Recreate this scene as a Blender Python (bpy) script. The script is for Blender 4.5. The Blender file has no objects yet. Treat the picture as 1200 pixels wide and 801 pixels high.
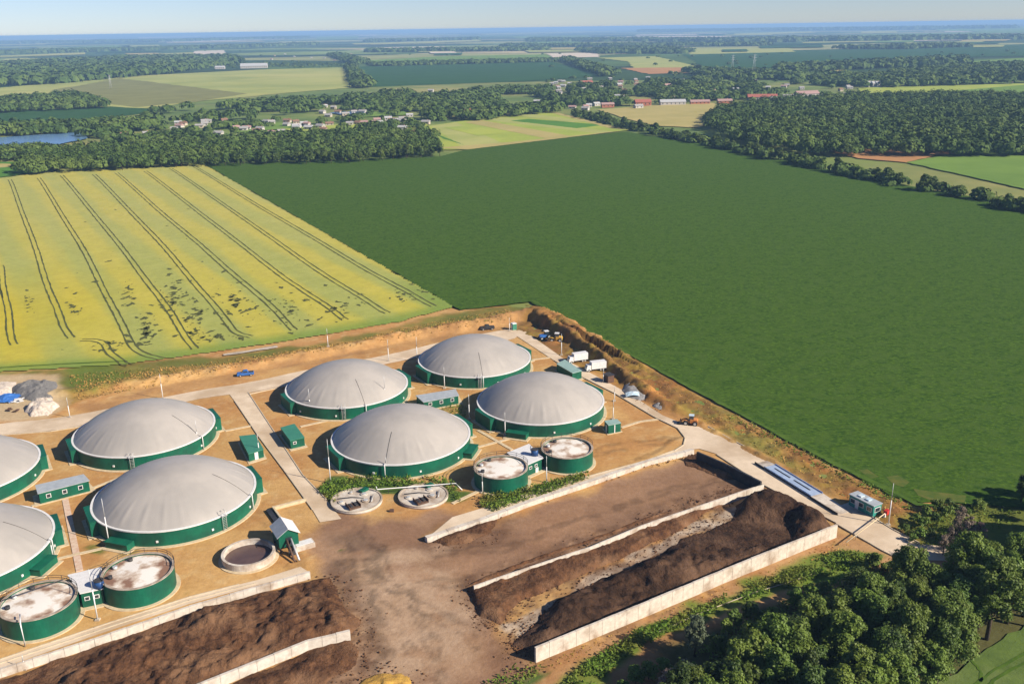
import bpy, math, random
import numpy as np
from mathutils import Vector, Matrix

random.seed(7); rng = np.random.default_rng(11)
S = bpy.context.scene
COL = S.collection
R = math.radians

# ---------------------------------------------------------------- camera
F, HC, HZ, SLOPE, W0, H0 = 1100., 100., 33.0, -0.0158, 1200, 801
PITCH = math.atan((H0/2-HZ)/F); ROLL = math.atan(SLOPE)
cp, sp, cr, sr = math.cos(PITCH), math.sin(PITCH), math.cos(ROLL), math.sin(ROLL)
cam = bpy.data.cameras.new('camera'); camo = bpy.data.objects.new('camera', cam); COL.objects.link(camo)
cam.lens = 36*F/W0; cam.sensor_width = 36; cam.clip_start = 1; cam.clip_end = 200000
camo.matrix_world = Matrix.Translation((0, 0, HC)) @ Matrix.Rotation(math.pi/2-PITCH, 4, 'X') @ Matrix.Rotation(ROLL, 4, 'Z')
S.camera = camo
S.render.resolution_x, S.render.resolution_y = 1024, 683

def at(px, py, z=0.):
    """ground point (at height z) seen at a place of the survey photograph"""
    u = (px-W0/2)/F; v = -(py-H0/2)/F
    a = u*cr - v*sr; b = u*sr + v*cr
    d = (a, cp+b*sp, -sp+b*cp); t = (z-HC)/d[2]
    return (d[0]*t, d[1]*t)
def pole_h(px, py, ty):
    x, y = at(px, py); h = 0.
    while h < 30:
        z = h-HC; dep = y*cp-z*sp; b = (y*sp+z*cp)/dep; a = x/dep
        if H0/2-(-a*sr+b*cr)*F < ty: break
        h += .25
    return h

# ---------------------------------------------------------------- world, sun, exposure
SUN_DIR = Vector((0.90, -0.42, 0.0)).normalized(); EL = R(31)
sv = Vector((SUN_DIR.x*math.cos(EL), SUN_DIR.y*math.cos(EL), math.sin(EL)))
wd = bpy.data.worlds.new('World'); S.world = wd; wd.use_nodes = True
nt = wd.node_tree; bg = nt.nodes['Background']
sky = nt.nodes.new('ShaderNodeTexSky'); sky.sky_type = 'NISHITA'; sky.sun_disc = False
sky.sun_elevation = EL; sky.sun_rotation = math.atan2(sv.x, sv.y)
sky.air_density = 0.75; sky.dust_density = 0.1; sky.ozone_density = 2.5; sky.altitude = 100
tint = nt.nodes.new('ShaderNodeMix'); tint.data_type = 'RGBA'; tint.blend_type = 'MULTIPLY'; tint.inputs[0].default_value = 1; tint.inputs[7].default_value = (.92, .97, 1.2, 1)
nt.links.new(sky.outputs[0], tint.inputs[6]); nt.links.new(tint.outputs[2], bg.inputs[0]); bg.inputs[1].default_value = 0.055
sl = bpy.data.lights.new('sun', 'SUN'); sl.energy = 5.0; sl.angle = R(0.5); sl.color = (1.0, 0.90, 0.75)
so = bpy.data.objects.new('sun', sl); COL.objects.link(so)
so.rotation_euler = sv.to_track_quat('Z', 'Y').to_euler()
S.view_settings.view_transform = 'Standard'; S.view_settings.look = 'None'
S.view_settings.exposure = 0.8; S.view_settings.gamma = 1.0
S.cycles.volume_bounces = 0; S.cycles.max_bounces = 6; S.cycles.transparent_max_bounces = 8

# ---------------------------------------------------------------- helpers: materials
def srgb(r, g, b):
    f = lambda c: (c/255)/12.92 if c <= 10 else (((c/255)+.055)/1.055)**2.4
    return (f(r), f(g), f(b))
def mat(name, c1, c2=None, scale=1., rough=.9, bump=0., bscale=None, c3=None, s3=.1, metal=0., detail=6., coords='Object', stretch=None, spec=.2, attr=None, trans=0.):
    m = bpy.data.materials.new(name); m.use_nodes = True
    t = m.node_tree; n = t.nodes; L = t.links; p = n['Principled BSDF']
    p.inputs['Roughness'].default_value = rough; p.inputs['Metallic'].default_value = metal
    p.inputs['Specular IOR Level'].default_value = spec
    tc = n.new('ShaderNodeTexCoord'); src = tc.outputs[coords]
    if coords == 'World':
        pass
    if stretch:
        mp = n.new('ShaderNodeMapping'); mp.inputs['Rotation'].default_value = (0, 0, stretch[2]); mp.inputs['Scale'].default_value = (stretch[0], stretch[1], 1)
        L.new(src, mp.inputs[0]); src = mp.outputs[0]
    def noise(s, d=detail):
        q = n.new('ShaderNodeTexNoise'); q.inputs['Scale'].default_value = s; q.inputs['Detail'].default_value = d
        q.inputs['Roughness'].default_value = .62
        L.new(src, q.inputs['Vector']); return q
    def mix(fac, a, b, mode='MIX'):
        x = n.new('ShaderNodeMix'); x.data_type = 'RGBA'; x.blend_type = mode
        for i, v in ((0, fac), (6, a), (7, b)):
            if hasattr(v, 'is_output'): L.new(v, x.inputs[i])
            else: x.inputs[i].default_value = v if i == 0 else (*v, 1)
        return x.outputs[2]
    def ramp(o, lo, hi):
        r = n.new('ShaderNodeMapRange'); r.inputs[1].default_value = lo; r.inputs[2].default_value = hi; L.new(o, r.inputs[0]); return r.outputs[0]
    col = c1
    if attr:
        a = n.new('ShaderNodeAttribute'); a.attribute_name = attr
        col = mix(ramp(noise(scale).outputs[0], .3, .72), a.outputs['Color'], mix(1., a.outputs['Color'], c2, 'MULTIPLY'))
    elif c2: col = mix(ramp(noise(scale).outputs[0], .36, .64), c1, c2)
    if c3: col = mix(ramp(noise(s3, 4).outputs[0], .46, .66), col, c3) if not attr else mix(ramp(noise(s3, 5).outputs[0], .4, .7), col, mix(1., col, c3, 'MULTIPLY'))
    if hasattr(col, 'is_output'): L.new(col, p.inputs['Base Color'])
    else: p.inputs['Base Color'].default_value = (*col, 1)
    if bump:
        b = n.new('ShaderNodeBump'); b.inputs['Strength'].default_value = 1.; b.inputs['Distance'].default_value = bump
        L.new(noise(bscale or scale*2, 8).outputs[0], b.inputs['Height']); L.new(b.outputs[0], p.inputs['Normal'])
    if trans:
        tr = n.new('ShaderNodeBsdfTranslucent'); ms = n.new('ShaderNodeMixShader'); ms.inputs[0].default_value = trans
        if hasattr(col, 'is_output'): L.new(col, tr.inputs[0])
        else: tr.inputs[0].default_value = (*col, 1)
        L.new(p.outputs[0], ms.inputs[1]); L.new(tr.outputs[0], ms.inputs[2]); L.new(ms.outputs[0], n['Material Output'].inputs['Surface'])
    return m

M = {}
M['green'] = mat('green_cladding', (.003, .088, .050), (.005, .112, .062), .5, .5, c3=(.006, .062, .038), s3=.2, spec=.3)
M['green2'] = mat('green_roof', (.035, .17, .11), (.045, .20, .13), .5, .5, spec=.4)
M['concrete'] = mat('concrete', (.52, .45, .36), (.40, .34, .27), .8, .9, .02, 6, c3=(.30, .24, .18), s3=.25)
M['cream'] = mat('cream_concrete', (.58, .47, .31), (.46, .36, .23), 1.2, .9, .02, 6)
M['whitewall'] = mat('white_concrete', (.58, .53, .46), (.47, .41, .35), 1.1, .9, .03, 5, c3=(.30, .23, .17), s3=.22)
M['road'] = mat('road_concrete', (.64, .52, .385), (.54, .43, .31), .25, .9, .02, 3, c3=(.44, .33, .22), s3=.06)
M['kerb'] = mat('kerb_stone', (.50, .43, .32), (.40, .33, .24), 1.5)
M['white'] = mat('white_paint', (.68, .67, .66), (.58, .57, .56), 1.5, .5, spec=.4)
M['pole'] = mat('galvanised_steel', (.50, .50, .49), (.42, .42, .42), 2., .45, metal=.2, spec=.5)
M['dark'] = mat('dark_steel', (.03, .03, .035), (.06, .055, .05), 2., .6)
M['rust'] = mat('rusty_steel', (.13, .07, .045), (.08, .05, .035), 2., .8)
M['tyre'] = mat('tyre_rubber', (.02, .02, .02))
M['glass'] = mat('window_glass', (.02, .03, .04), rough=.1, spec=.8)
M['black'] = mat('black_tarp_and_shade', (.018, .02, .026), (.035, .038, .045), .6, .5, .06, 2.)  # tarpaulin black, also used for shade painted into the hut opening and trench
M['blue'] = mat('blue_paint', (.04, .14, .42), (.03, .11, .34), 2., .4, spec=.5)
M['orange'] = mat('orange_paint', (.52, .24, .08), (.5, .16, .03), 2., .5)
M['yellow'] = mat('yellow_paint', (.60, .36, .06), (.5, .28, .05), 2., .5)
M['red'] = mat('red_paint', (.45, .03, .02), (.38, .03, .02), 2., .5)
M['greyroof'] = mat('grey_metal_roof', (.38, .41, .43), (.30, .33, .35), .7, .45, spec=.5)
M['greenroof'] = mat('pale_green_roof', (.28, .40, .36), (.22, .33, .29), .7, .45, spec=.5)
M['plastic'] = mat('pale_blue_tarp', (.35, .5, .62), (.55, .6, .62), 1.2, .4)
M['manure'] = mat('manure', (.14, .068, .034), (.055, .028, .017), .6, .98, .5, 1.6, c3=(.20, .11, .06), s3=.12, spec=.05)
M['manure2'] = mat('dark_compost', (.070, .038, .023), (.028, .017, .012), .6, .98, .5, 1.6, c3=(.13, .075, .046), s3=.1, spec=.05)
M['gravel'] = mat('gravel', (.30, .29, .28), (.20, .19, .19), 1.5, .95, .1, 4)
M['straw'] = mat('straw', (.50, .30, .06), (.38, .21, .05), 1.2, .95, .15, 3)
M['sludge'] = mat('brown_sludge', (.075, .045, .040), (.10, .06, .05), .4, .35, spec=.5)
M['netting'] = mat('dark_netting', (.13, .125, .12), (.21, .2, .19), 2.2, .9, .2, 3)
M['rubble'] = mat('white_rubble', (.62, .54, .47), (.42, .35, .28), 1.4, .95, .4, 1.6)
M['wood'] = mat('bark', (.09, .065, .045), (.05, .037, .028), 3., .95)
def leafmat(name, a, b, c, tr=.22):
    m = mat(name, a, b, .35, .6, c3=c, s3=.08, trans=tr, spec=.3)
    t = m.node_tree; n = t.nodes; p = n['Principled BSDF']
    oi = n.new('ShaderNodeObjectInfo'); hs = n.new('ShaderNodeHueSaturation')
    mr = n.new('ShaderNodeMapRange'); mr.inputs[3].default_value = .72; mr.inputs[4].default_value = 1.35
    t.links.new(oi.outputs['Random'], mr.inputs[0]); t.links.new(mr.outputs[0], hs.inputs['Value'])
    m2 = n.new('ShaderNodeMapRange'); m2.inputs[3].default_value = .485; m2.inputs[4].default_value = .512
    mul = n.new('ShaderNodeMath'); mul.operation = 'FRACT'; mu2 = n.new('ShaderNodeMath'); mu2.operation = 'MULTIPLY'; mu2.inputs[1].default_value = 7.3
    t.links.new(oi.outputs['Random'], mu2.inputs[0]); t.links.new(mu2.outputs[0], mul.inputs[0]); t.links.new(mul.outputs[0], m2.inputs[0]); t.links.new(m2.outputs[0], hs.inputs['Hue'])
    src = p.inputs['Base Color'].links[0].from_socket
    for l in list(src.links):
        tgt = l.to_socket; t.links.new(hs.outputs[0], tgt)
    t.links.new(src, hs.inputs['Color'])
    return m
M['leaf'] = leafmat('leaves', (.115, .175, .022), (.066, .110, .015), (.17, .22, .032))
M['leafdark'] = leafmat('dark_leaves', (.075, .118, .018), (.042, .075, .012), (.105, .145, .024))
M['leafgrey'] = leafmat('silvery_leaves', (.12, .16, .085), (.08, .11, .06), (.15, .18, .11))
M['leafdead'] = leafmat('bare_twigs', (.17, .12, .095), (.11, .085, .065), (.22, .17, .14))
M['weed'] = mat('weeds', (.10, .19, .02), (.14, .20, .025), .3, .7, trans=.25, c3=(.17, .18, .03), s3=.12)
M['wood_far'] = mat('wood_far_leaves', (.066, .108, .018), (.036, .068, .013), .06, .8, c3=(.095, .135, .026), s3=.02)

# ---------------------------------------------------------------- helpers: meshes
def tag(o, label=None, cat=None, group=None, kind=None):
    if label: o['label'] = label
    if cat: o['category'] = cat
    if group: o['group'] = group
    if kind: o['kind'] = kind
    return o
def thing(name, label, cat, loc=(0, 0, 0), rot=0., group=None):
    o = bpy.data.objects.new(name, None); COL.objects.link(o); o.location = loc; o.rotation_euler = (0, 0, rot)
    o.empty_display_size = .5
    return tag(o, label, cat, group)
def npmesh(name, V, Q, mats, smooth=False):
    V = np.asarray(V, dtype=np.float32); Q = np.asarray(Q, dtype=np.int32); k = Q.shape[1]
    me = bpy.data.meshes.new(name); me.vertices.add(len(V)); me.vertices.foreach_set('co', V.ravel())
    me.loops.add(Q.size); me.loops.foreach_set('vertex_index', Q.ravel()); me.polygons.add(len(Q))
    me.polygons.foreach_set('loop_start', np.arange(0, Q.size, k, dtype=np.int32))
    me.polygons.foreach_set('loop_total', np.full(len(Q), k, dtype=np.int32))
    me.polygons.foreach_set('use_smooth', np.full(len(Q), smooth, dtype=bool))
    me.update(calc_edges=True); me.validate(); me.materials.append(mats); return me
class MB:
    def __init__(s): s.v = []; s.f = []; s.sm = []
    def add(s, vs, fs, smooth=False):
        b = len(s.v); s.v += [tuple(p) for p in vs]
        for f in fs: s.f.append([i+b for i in f]); s.sm.append(smooth)
        return s
    def box(s, c, d, rot=0., taper=1.):
        cx, cy, cz = c; dx, dy, dz = d[0]/2, d[1]/2, d[2]; ca, sa = math.cos(rot), math.sin(rot); vs = []
        for z, k in ((0, 1), (dz, taper)):
            for x, y in ((-dx, -dy), (dx, -dy), (dx, dy), (-dx, dy)):
                x *= k; y *= k; vs.append((cx+x*ca-y*sa, cy+x*sa+y*ca, cz+z))
        return s.add(vs, [(0, 3, 2, 1), (4, 5, 6, 7), (0, 1, 5, 4), (1, 2, 6, 5), (2, 3, 7, 6), (3, 0, 4, 7)])
    def prism(s, poly, z0, z1, smooth=False):
        n = len(poly)
        A = sum(poly[i][0]*poly[(i+1) % n][1]-poly[(i+1) % n][0]*poly[i][1] for i in range(n))
        if A < 0: poly = poly[::-1]
        f0 = (lambda i: z0 if not hasattr(z0, '__len__') else z0[i]); f1 = (lambda i: z1 if not hasattr(z1, '__len__') else z1[i])
        vs = [(p[0], p[1], f0(i)) for i, p in enumerate(poly)]+[(p[0], p[1], f1(i)) for i, p in enumerate(poly)]
        return s.add(vs, [tuple(range(n))[::-1], tuple(range(n, 2*n))]+[(i, (i+1) % n, n+(i+1) % n, n+i) for i in range(n)])
    def cyl(s, c, r, h, n=24, r2=None, smooth=True):
        r2 = r if r2 is None else r2; cx, cy, cz = c
        a = [2*math.pi*i/n for i in range(n)]
        vs = [(cx+r*math.cos(t), cy+r*math.sin(t), cz) for t in a]+[(cx+r2*math.cos(t), cy+r2*math.sin(t), cz+h) for t in a]
        s.add(vs, [(i, (i+1) % n, n+(i+1) % n, n+i) for i in range(n)], smooth)
        b = len(s.v)-2*n; s.f += [[b+i for i in range(n)][::-1], [b+n+i for i in range(n)]]; s.sm += [False, False]; return s
    def ring(s, c, r0, r1, z0, z1, n=96):
        cx, cy, cz = c; vs = []
        for r, z in ((r0, z0), (r1, z0), (r1, z1), (r0, z1)):
            vs += [(cx+r*math.cos(2*math.pi*i/n), cy+r*math.sin(2*math.pi*i/n), cz+z) for i in range(n)]
        fs = []
        for k in range(4):
            q = (k+1) % 4
            fs += [(k*n+i, k*n+(i+1) % n, q*n+(i+1) % n, q*n+i) for i in range(n)]
        return s.add(fs=fs, vs=vs)
    def tube(s, pts, r, n=6):
        pts = [Vector(p) for p in pts]; rr = r if hasattr(r, '__len__') else [r]*len(pts); vs = []
        for i, p in enumerate(pts):
            d = (pts[min(i+1, len(pts)-1)]-pts[max(i-1, 0)]).normalized()
            u = d.cross(Vector((0, 0, 1)) if abs(d.z) < .9 else Vector((1, 0, 0))).normalized(); w = d.cross(u)
            for k in range(n):
                t = 2*math.pi*k/n; vs.append(p+(u*math.cos(t)+w*math.sin(t))*rr[i])
        fs = [(i*n+k, (i+1)*n+k, (i+1)*n+(k+1) % n, i*n+(k+1) % n) for i in range(len(pts)-1) for k in range(n)]
        fs += [tuple(range(n)), tuple(range((len(pts)-1)*n, len(pts)*n))[::-1]]
        return s.add(vs, fs, True)
    def build(s, name, m, parent=None, label=None):
        me = bpy.data.meshes.new(name); me.from_pydata(s.v, [], s.f)
        me.polygons.foreach_set('use_smooth', s.sm); me.update()
        import bmesh
        bm = bmesh.new(); bm.from_mesh(me); bmesh.ops.recalc_face_normals(bm, faces=bm.faces); bm.to_mesh(me); bm.free()
        me.materials.append(m if not isinstance(m, str) else M[m])
        o = bpy.data.objects.new(name, me); COL.objects.link(o)
        if parent: o.parent = parent
        if label: o['label'] = label
        return o
def copy_tree(o, parent=None):
    c = o.copy(); COL.objects.link(c)
    if parent: c.parent = parent
    for ch in list(o.children): copy_tree(ch, c)
    return c

# ---------------------------------------------------------------- helpers: numpy noise, polygons
_T = rng.random((256, 256))
def vnoise(x, y, s, o=0):
    x = np.asarray(x)*s+o*17.3; y = np.asarray(y)*s+o*9.7
    xi = np.floor(x).astype(int); yi = np.floor(y).astype(int); fx = x-xi; fy = y-yi
    fx = fx*fx*(3-2*fx); fy = fy*fy*(3-2*fy)
    g = lambda a, b: _T[a % 256, b % 256]
    return (g(xi, yi)*(1-fx)+g(xi+1, yi)*fx)*(1-fy)+(g(xi, yi+1)*(1-fx)+g(xi+1, yi+1)*fx)*fy
def fbm(x, y, s, n=4, o=0):
    r = 0; a = .5; t = 0
    for i in range(n): r = r+a*vnoise(x, y, s*2**i, o+i*3); t += a; a *= .5
    return r/t
def sdf(X, Y, poly):
    """signed distance, positive inside"""
    d = np.full(X.shape, 1e9); ins = np.zeros(X.shape, bool); n = len(poly)
    for i in range(n):
        ax, ay = poly[i]; bx, by = poly[(i+1) % n]; ex, ey = bx-ax, by-ay
        t = np.clip(((X-ax)*ex+(Y-ay)*ey)/(ex*ex+ey*ey+1e-9), 0, 1)
        d = np.minimum(d, np.hypot(X-ax-t*ex, Y-ay-t*ey))
        if abs(by-ay) > 1e-9:
            c = ((ay > Y) != (by > Y)) & (X < (bx-ax)*(Y-ay)/(by-ay)+ax); ins ^= c
    return np.where(ins, d, -d)
def dline(X, Y, pts):
    d = np.full(X.shape, 1e9)
    for i in range(len(pts)-1):
        ax, ay = pts[i]; bx, by = pts[i+1]; ex, ey = bx-ax, by-ay
        t = np.clip(((X-ax)*ex+(Y-ay)*ey)/(ex*ex+ey*ey+1e-9), 0, 1)
        d = np.minimum(d, np.hypot(X-ax-t*ex, Y-ay-t*ey))
    return d
def ss(x, a, b): t = np.clip((x-a)/(b-a), 0, 1); return t*t*(3-2*t)
def A(pts, z=0.): return [at(p[0], p[1], z) for p in pts]

# ================================================================ THE SETTING
# ---- plain to the horizon with a patchwork of far fields
def plain_material():
    m = bpy.data.materials.new('far_plain'); m.use_nodes = True
    t = m.node_tree; n = t.nodes; L = t.links; p = n['Principled BSDF']; p.inputs['Roughness'].default_value = .95; p.inputs['Specular IOR Level'].default_value = .1
    tc = n.new('ShaderNodeTexCoord'); mp = n.new('ShaderNodeMapping'); mp.inputs['Rotation'].default_value = (0, 0, .25); mp.inputs['Scale'].default_value = (1/1500, 1/700, 0)
    L.new(tc.outputs['Object'], mp.inputs[0])
    v = n.new('ShaderNodeTexVoronoi'); v.distance = 'MANHATTAN'; v.inputs['Scale'].default_value = 1.; v.inputs['Randomness'].default_value = .8; L.new(mp.outputs[0], v.inputs['Vector'])
    sx = n.new('ShaderNodeSeparateColor'); L.new(v.outputs['Color'], sx.inputs[0])
    r = n.new('ShaderNodeValToRGB'); r.color_ramp.interpolation = 'CONSTANT'; e = r.color_ramp.elements
    cols = [(0, (.035, .07, .02)), (.2, (.07, .12, .03)), (.36, (.03, .055, .02)), (.46, (.26, .27, .10)), (.58, (.05, .10, .03)), (.7, (.40, .34, .18)), (.78, (.025, .05, .018)), (.9, (.18, .24, .07))]
    e[0].position = 0; e[0].color = (*cols[0][1], 1); e[1].position = .2; e[1].color = (*cols[1][1], 1)
    for q, c in cols[2:]: x = e.new(q); x.color = (*c, 1)
    L.new(sx.outputs[0], r.inputs[0])
    nz = n.new('ShaderNodeTexNoise'); nz.inputs['Scale'].default_value = .004; nz.inputs['Detail'].default_value = 8; L.new(tc.outputs['Object'], nz.inputs['Vector'])
    mr = n.new('ShaderNodeMapRange'); mr.inputs[1].default_value = .3; mr.inputs[2].default_value = .7; mr.inputs[3].default_value = .7; mr.inputs[4].default_value = 1.25; L.new(nz.outputs[0], mr.inputs[0])
    x = n.new('ShaderNodeMix'); x.data_type = 'RGBA'; x.blend_type = 'MULTIPLY'; x.inputs[0].default_value = 1
    L.new(r.outputs[0], x.inputs[6]); L.new(mr.outputs[0], x.inputs[7]); L.new(x.outputs[2], p.inputs['Base Color']); return m
far_plain = plain_material()
g = MB(); g.add([(-65000, -20000, -.6), (65000, -20000, -.6), (65000, 65000, -.6), (-65000, 65000, -.6)], [(0, 1, 2, 3)]); tag(g.build('plain', far_plain), kind='structure')

mid = mat('meadow_ground', (.16, .21, .045), (.08, .13, .03), .012, c3=(.27, .25, .08), s3=.004, detail=10)
g = MB(); g.add([(-1300, 60, -.3), (1500, 60, -.3), (1900, 1900, -.3), (-1500, 1900, -.3)], [(0, 1, 2, 3)]); tag(g.build('meadow', mid), kind='structure')

# ---- site ground: one relief sheet with soil colours
SA = R(31.5); U = Vector((math.cos(SA), math.sin(SA))); V_ = Vector((-math.sin(SA), math.cos(SA)))
yard_poly = A([(392, 600), (440, 612), (500, 600), (545, 604), (500, 632), (545, 630), (640, 590), (815, 532), (895, 570), (760, 620), (560, 690), (600, 760), (628, 775), (560, 830), (300, 860), (395, 760), (420, 735), (395, 690), (370, 665), (350, 640), (365, 615)])
def site_ground():
    xs = np.arange(-235, 150, .7); ys = np.arange(92, 345, .7)
    X, Y = np.meshgrid(xs, ys); shp = X.shape
    wx = X+(fbm(X, Y, .15, 3, 1)-.5)*6; wy = Y+(fbm(X, Y, .15, 3, 5)-.5)*6
    n1 = fbm(X, Y, .08, 4, 2); n2 = fbm(X, Y, .5, 3, 8); n3 = fbm(X, Y, .03, 3, 12)
    C = np.zeros(shp+(3,)); 
    base = np.array((.53, .325, .125)); alt = np.array((.45, .24, .085)); pale = np.array((.58, .41, .20))
    t = ss(n1, .35, .65)[..., None]; C[:] = base*(1-t)+alt*t
    t = (ss(n2, .55, .8)*.5)[..., None]; C = C*(1-t)+pale*t
    Z = (n1-.5)*.25+(n2-.5)*.08
    def paint(poly, col, soft=2., amt=1., noise=.0, warp=True, sc=.3, col2=None):
        nonlocal C
        d = sdf(wx if warp else X, wy if warp else Y, poly); k = ss(d, -soft, soft)*amt
        if noise: k = k*np.clip(1+noise*(fbm(X, Y, sc, 4, 31)-.5)*4, 0, 1)
        c = np.array(col)
        if col2 is not None:
            q = ss(fbm(X, Y, sc, 4, 44), .4, .6)[..., None]; c = c*(1-q)+np.array(col2)*q
        C = C*(1-k[..., None])+c*k[..., None]
    # dry grass bank on the east side
    east = A([(615, 352), (700, 395), (860, 485), (1000, 560), (1080, 600), (1130, 625), (1075, 640), (1000, 596), (945, 562), (835, 500), (770, 478), (720, 450), (600, 385)])
    paint(east, (.42, .205, .055), 2, 1, col2=(.31, .145, .04), sc=.12); paint(east, (.20, .18, .03), 3, .6, noise=2.2, sc=.14); paint(east, (.20, .10, .035), 3, .7, noise=2.5, sc=.35)
    paint(A([(800, 480), (840, 475), (950, 550), (930, 555), (830, 498)]), (.20, .19, .04), 3, .8, noise=1., sc=.2)
    # strip along the outer wall and the wood
    low = A([(560, 830), (630, 772), (984, 626), (1040, 645), (1110, 655), (1200, 640), (1300, 700), (1300, 900), (560, 900)])
    paint(low, (.38, .20, .085), 1.5, 1, col2=(.44, .26, .12))
    paint(A([(650, 800), (700, 762), (745, 736), (800, 713), (890, 677), (985, 640), (1035, 652), (1020, 668), (950, 682), (880, 705), (800, 738), (740, 768), (690, 815)]), (.13, .20, .025), 1, 1, col2=(.17, .21, .035))
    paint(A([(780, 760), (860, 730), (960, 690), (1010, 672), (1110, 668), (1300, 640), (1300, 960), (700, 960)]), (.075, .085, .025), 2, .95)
    paint(A([(560, 805), (600, 785), (628, 776), (645, 782), (610, 805), (585, 815)]), (.07, .13, .025), 1, 1)
    paint(A([(1125, 592), (1200, 580), (1320, 575), (1320, 660), (1200, 655), (1120, 652), (1150, 620)]), (.12, .15, .025), 1.5, 1, col2=(.10, .13, .02))
    # weeds round the gate, north margin
    paint(A([(1050, 615), (1100, 590), (1160, 600), (1200, 640), (1110, 650), (1075, 640)]), (.11, .16, .02), 2, .9, col2=(.17, .19, .03))
    north = A([(-60, 440), (60, 432), (240, 420), (400, 398), (520, 368), (620, 352), (618, 368), (520, 385), (420, 400), (280, 425), (180, 445), (90, 470), (60, 482), (-60, 500)])
    paint(north, (.20, .19, .035), 2.5, .95, col2=(.33, .21, .055), sc=.12); paint(north, (.10, .13, .02), 2, .6, noise=1.6, sc=.12)
    paint(A([(75, 432), (130, 426), (150, 440), (110, 460), (80, 455)]), (.12, .17, .02), 2, .9)
    cut = A([(90, 476), (200, 450), (340, 424), (470, 398), (600, 366), (620, 366), (610, 385), (480, 404), (340, 430), (210, 458), (100, 484)])
    paint(cut, (.47, .27, .105), 1.5, .95, col2=(.36, .20, .08), sc=.1)
    paint(A([(-60, 440), (62, 438), (75, 470), (60, 490), (-60, 498)]), (.52, .40, .25), 2, .9)
    # yard mud
    paint(yard_poly, (.36, .225, .135), 2, 1, col2=(.26, .15, .09), sc=.06)
    paint(A([(380, 625), (430, 620), (455, 660), (440, 700), (400, 720), (385, 690)]), (.17, .11, .075), 3, .8, noise=.8, sc=.4)
    paint(A([(425, 650), (540, 640), (560, 720), (540, 801), (430, 801), (420, 740)]), (.43, .30, .20), 3, .9, noise=.8)
    paint(A([(640, 600), (815, 536), (890, 568), (740, 612), (560, 680), (500, 660)]), (.30, .175, .10), 2, .8, col2=(.25, .145, .085), sc=.1)
    paint(A([(600, 725), (870, 583), (900, 590), (860, 608), (700, 690), (640, 720), (610, 755)]), (.56, .47, .37), .6, 1, noise=.5)
    for hp in ([(0, 796), (221, 717), (385, 672), (410, 700), (435, 735), (430, 775), (390, 810), (0, 860)], [(545, 690), (620, 664), (750, 616), (895, 567), (860, 590), (704, 668), (600, 722), (560, 730)], [(600, 765), (615, 738), (704, 680), (838, 620), (865, 600), (900, 568), (978, 615), (800, 699), (640, 765)], [(500, 640), (530, 618), (590, 604), (590, 630), (540, 645)], [(560, 680), (690, 628), (760, 600), (860, 566), (890, 565), (760, 612), (690, 638)]):
        P_ = A(hp); d_ = sdf(wx, wy, P_); k = (ss(d_, -4.5, .5)*np.clip(.25+1.6*(fbm(X, Y, .6, 4, 81)-.35), 0, 1))[..., None]; C = C*(1-k)+np.array((.13, .072, .042))*k
    # green patches
    paint(A([(375, 575), (395, 560), (440, 555), (470, 562), (520, 565), (545, 575), (540, 590), (440, 580), (395, 590), (380, 588)]), (.07, .12, .02), .8, 1)
    paint(A([(565, 578), (620, 572), (690, 555), (690, 562), (640, 578), (580, 596), (566, 592)]), (.07, .12, .02), .8, 1)
    for c in ((150, 645, 20), (390, 645, 8), (16, 755, 14), (216, 693, 8), (530, 478, 22), (105, 645, 14), (265, 655, 12), (275, 660, 8)):
        x, y = at(c[0], c[1]); d = np.hypot(wx-x, wy-y); k = (ss(-d, -c[2]*.18, -c[2]*.05)*ss(n2, .4, .6))[..., None]; C = C*(1-k)+np.array((.13, .16, .03))*k
    # tank aprons: sandy light traces, tyre trails
    for tr in ([(700, 556), (760, 530), (800, 512)], [(690, 530), (740, 520), (790, 515)], [(300, 600), (330, 625), (345, 680)], [(420, 610), (450, 660), (500, 730), (520, 801)], [(520, 650), (600, 640), (760, 580), (850, 560)], [(440, 640), (440, 700), (480, 760)], [(400, 660), (480, 690), (560, 680)], [(395, 640), (430, 690), (445, 780)], [(560, 760), (520, 720), (470, 700)]):
        for off in (-1.1, 1.1):
            p = A(tr); p = [(x+off*.5, y+off) for x, y in p]
            k = (ss(-dline(wx, wy, p), -1., -.2)*.6*ss(n2, .3, .55))[..., None]; C = C*(1-k)+C*k*.5
    # relief: east bank (high at the north corner), north bank
    eb = A([(629, 367), (665, 389), (700, 412), (765, 458), (850, 505), (960, 564), (1040, 606)], 2); d = dline(X, Y, eb)
    sgn = ((X-eb[0][0])*math.sin(R(-60))-(Y-eb[0][1])*math.cos(R(-60)))  # + towards the site
    along = (X-eb[0][0])*math.cos(R(-60))+(Y-eb[0][1])*math.sin(R(-60))
    hh = np.interp(along, [-6, 0, 50, 70, 95, 200], [2.6, 3.3, 3.0, 2.0, .7, .3])+(fbm(X, Y, .12, 3, 90)-.5)*1.6
    d = d+(fbm(X, Y, .22, 3, 95)-.5)*2.4*np.clip(d, 0, 1); prof = np.where(sgn > 0, ss(d, 3.4, .3), ss(d, 12, 2)); pe = np.maximum(hh, 0)*prof*(.85+.3*n2)
    pe *= ss(-np.abs(along-90), -125, -95)
    nb = A([(60, 457), (200, 438), (288, 424), (340, 416), (470, 391), (560, 377), (624, 365)], 1.5); dn = dline(X, Y, nb)
    hn = np.interp(X, [-150, -60, -10, 12], [1.0, 1.6, 2.6, 3.0])
    pn = hn*ss(dn, 5.5, 0)*(.85+.3*n2)
    Z = Z+np.maximum(pe, pn)+np.where(np.maximum(pe, pn) > .3, (fbm(X, Y, .35, 4, 60)-.5)*1.5, 0)
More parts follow.
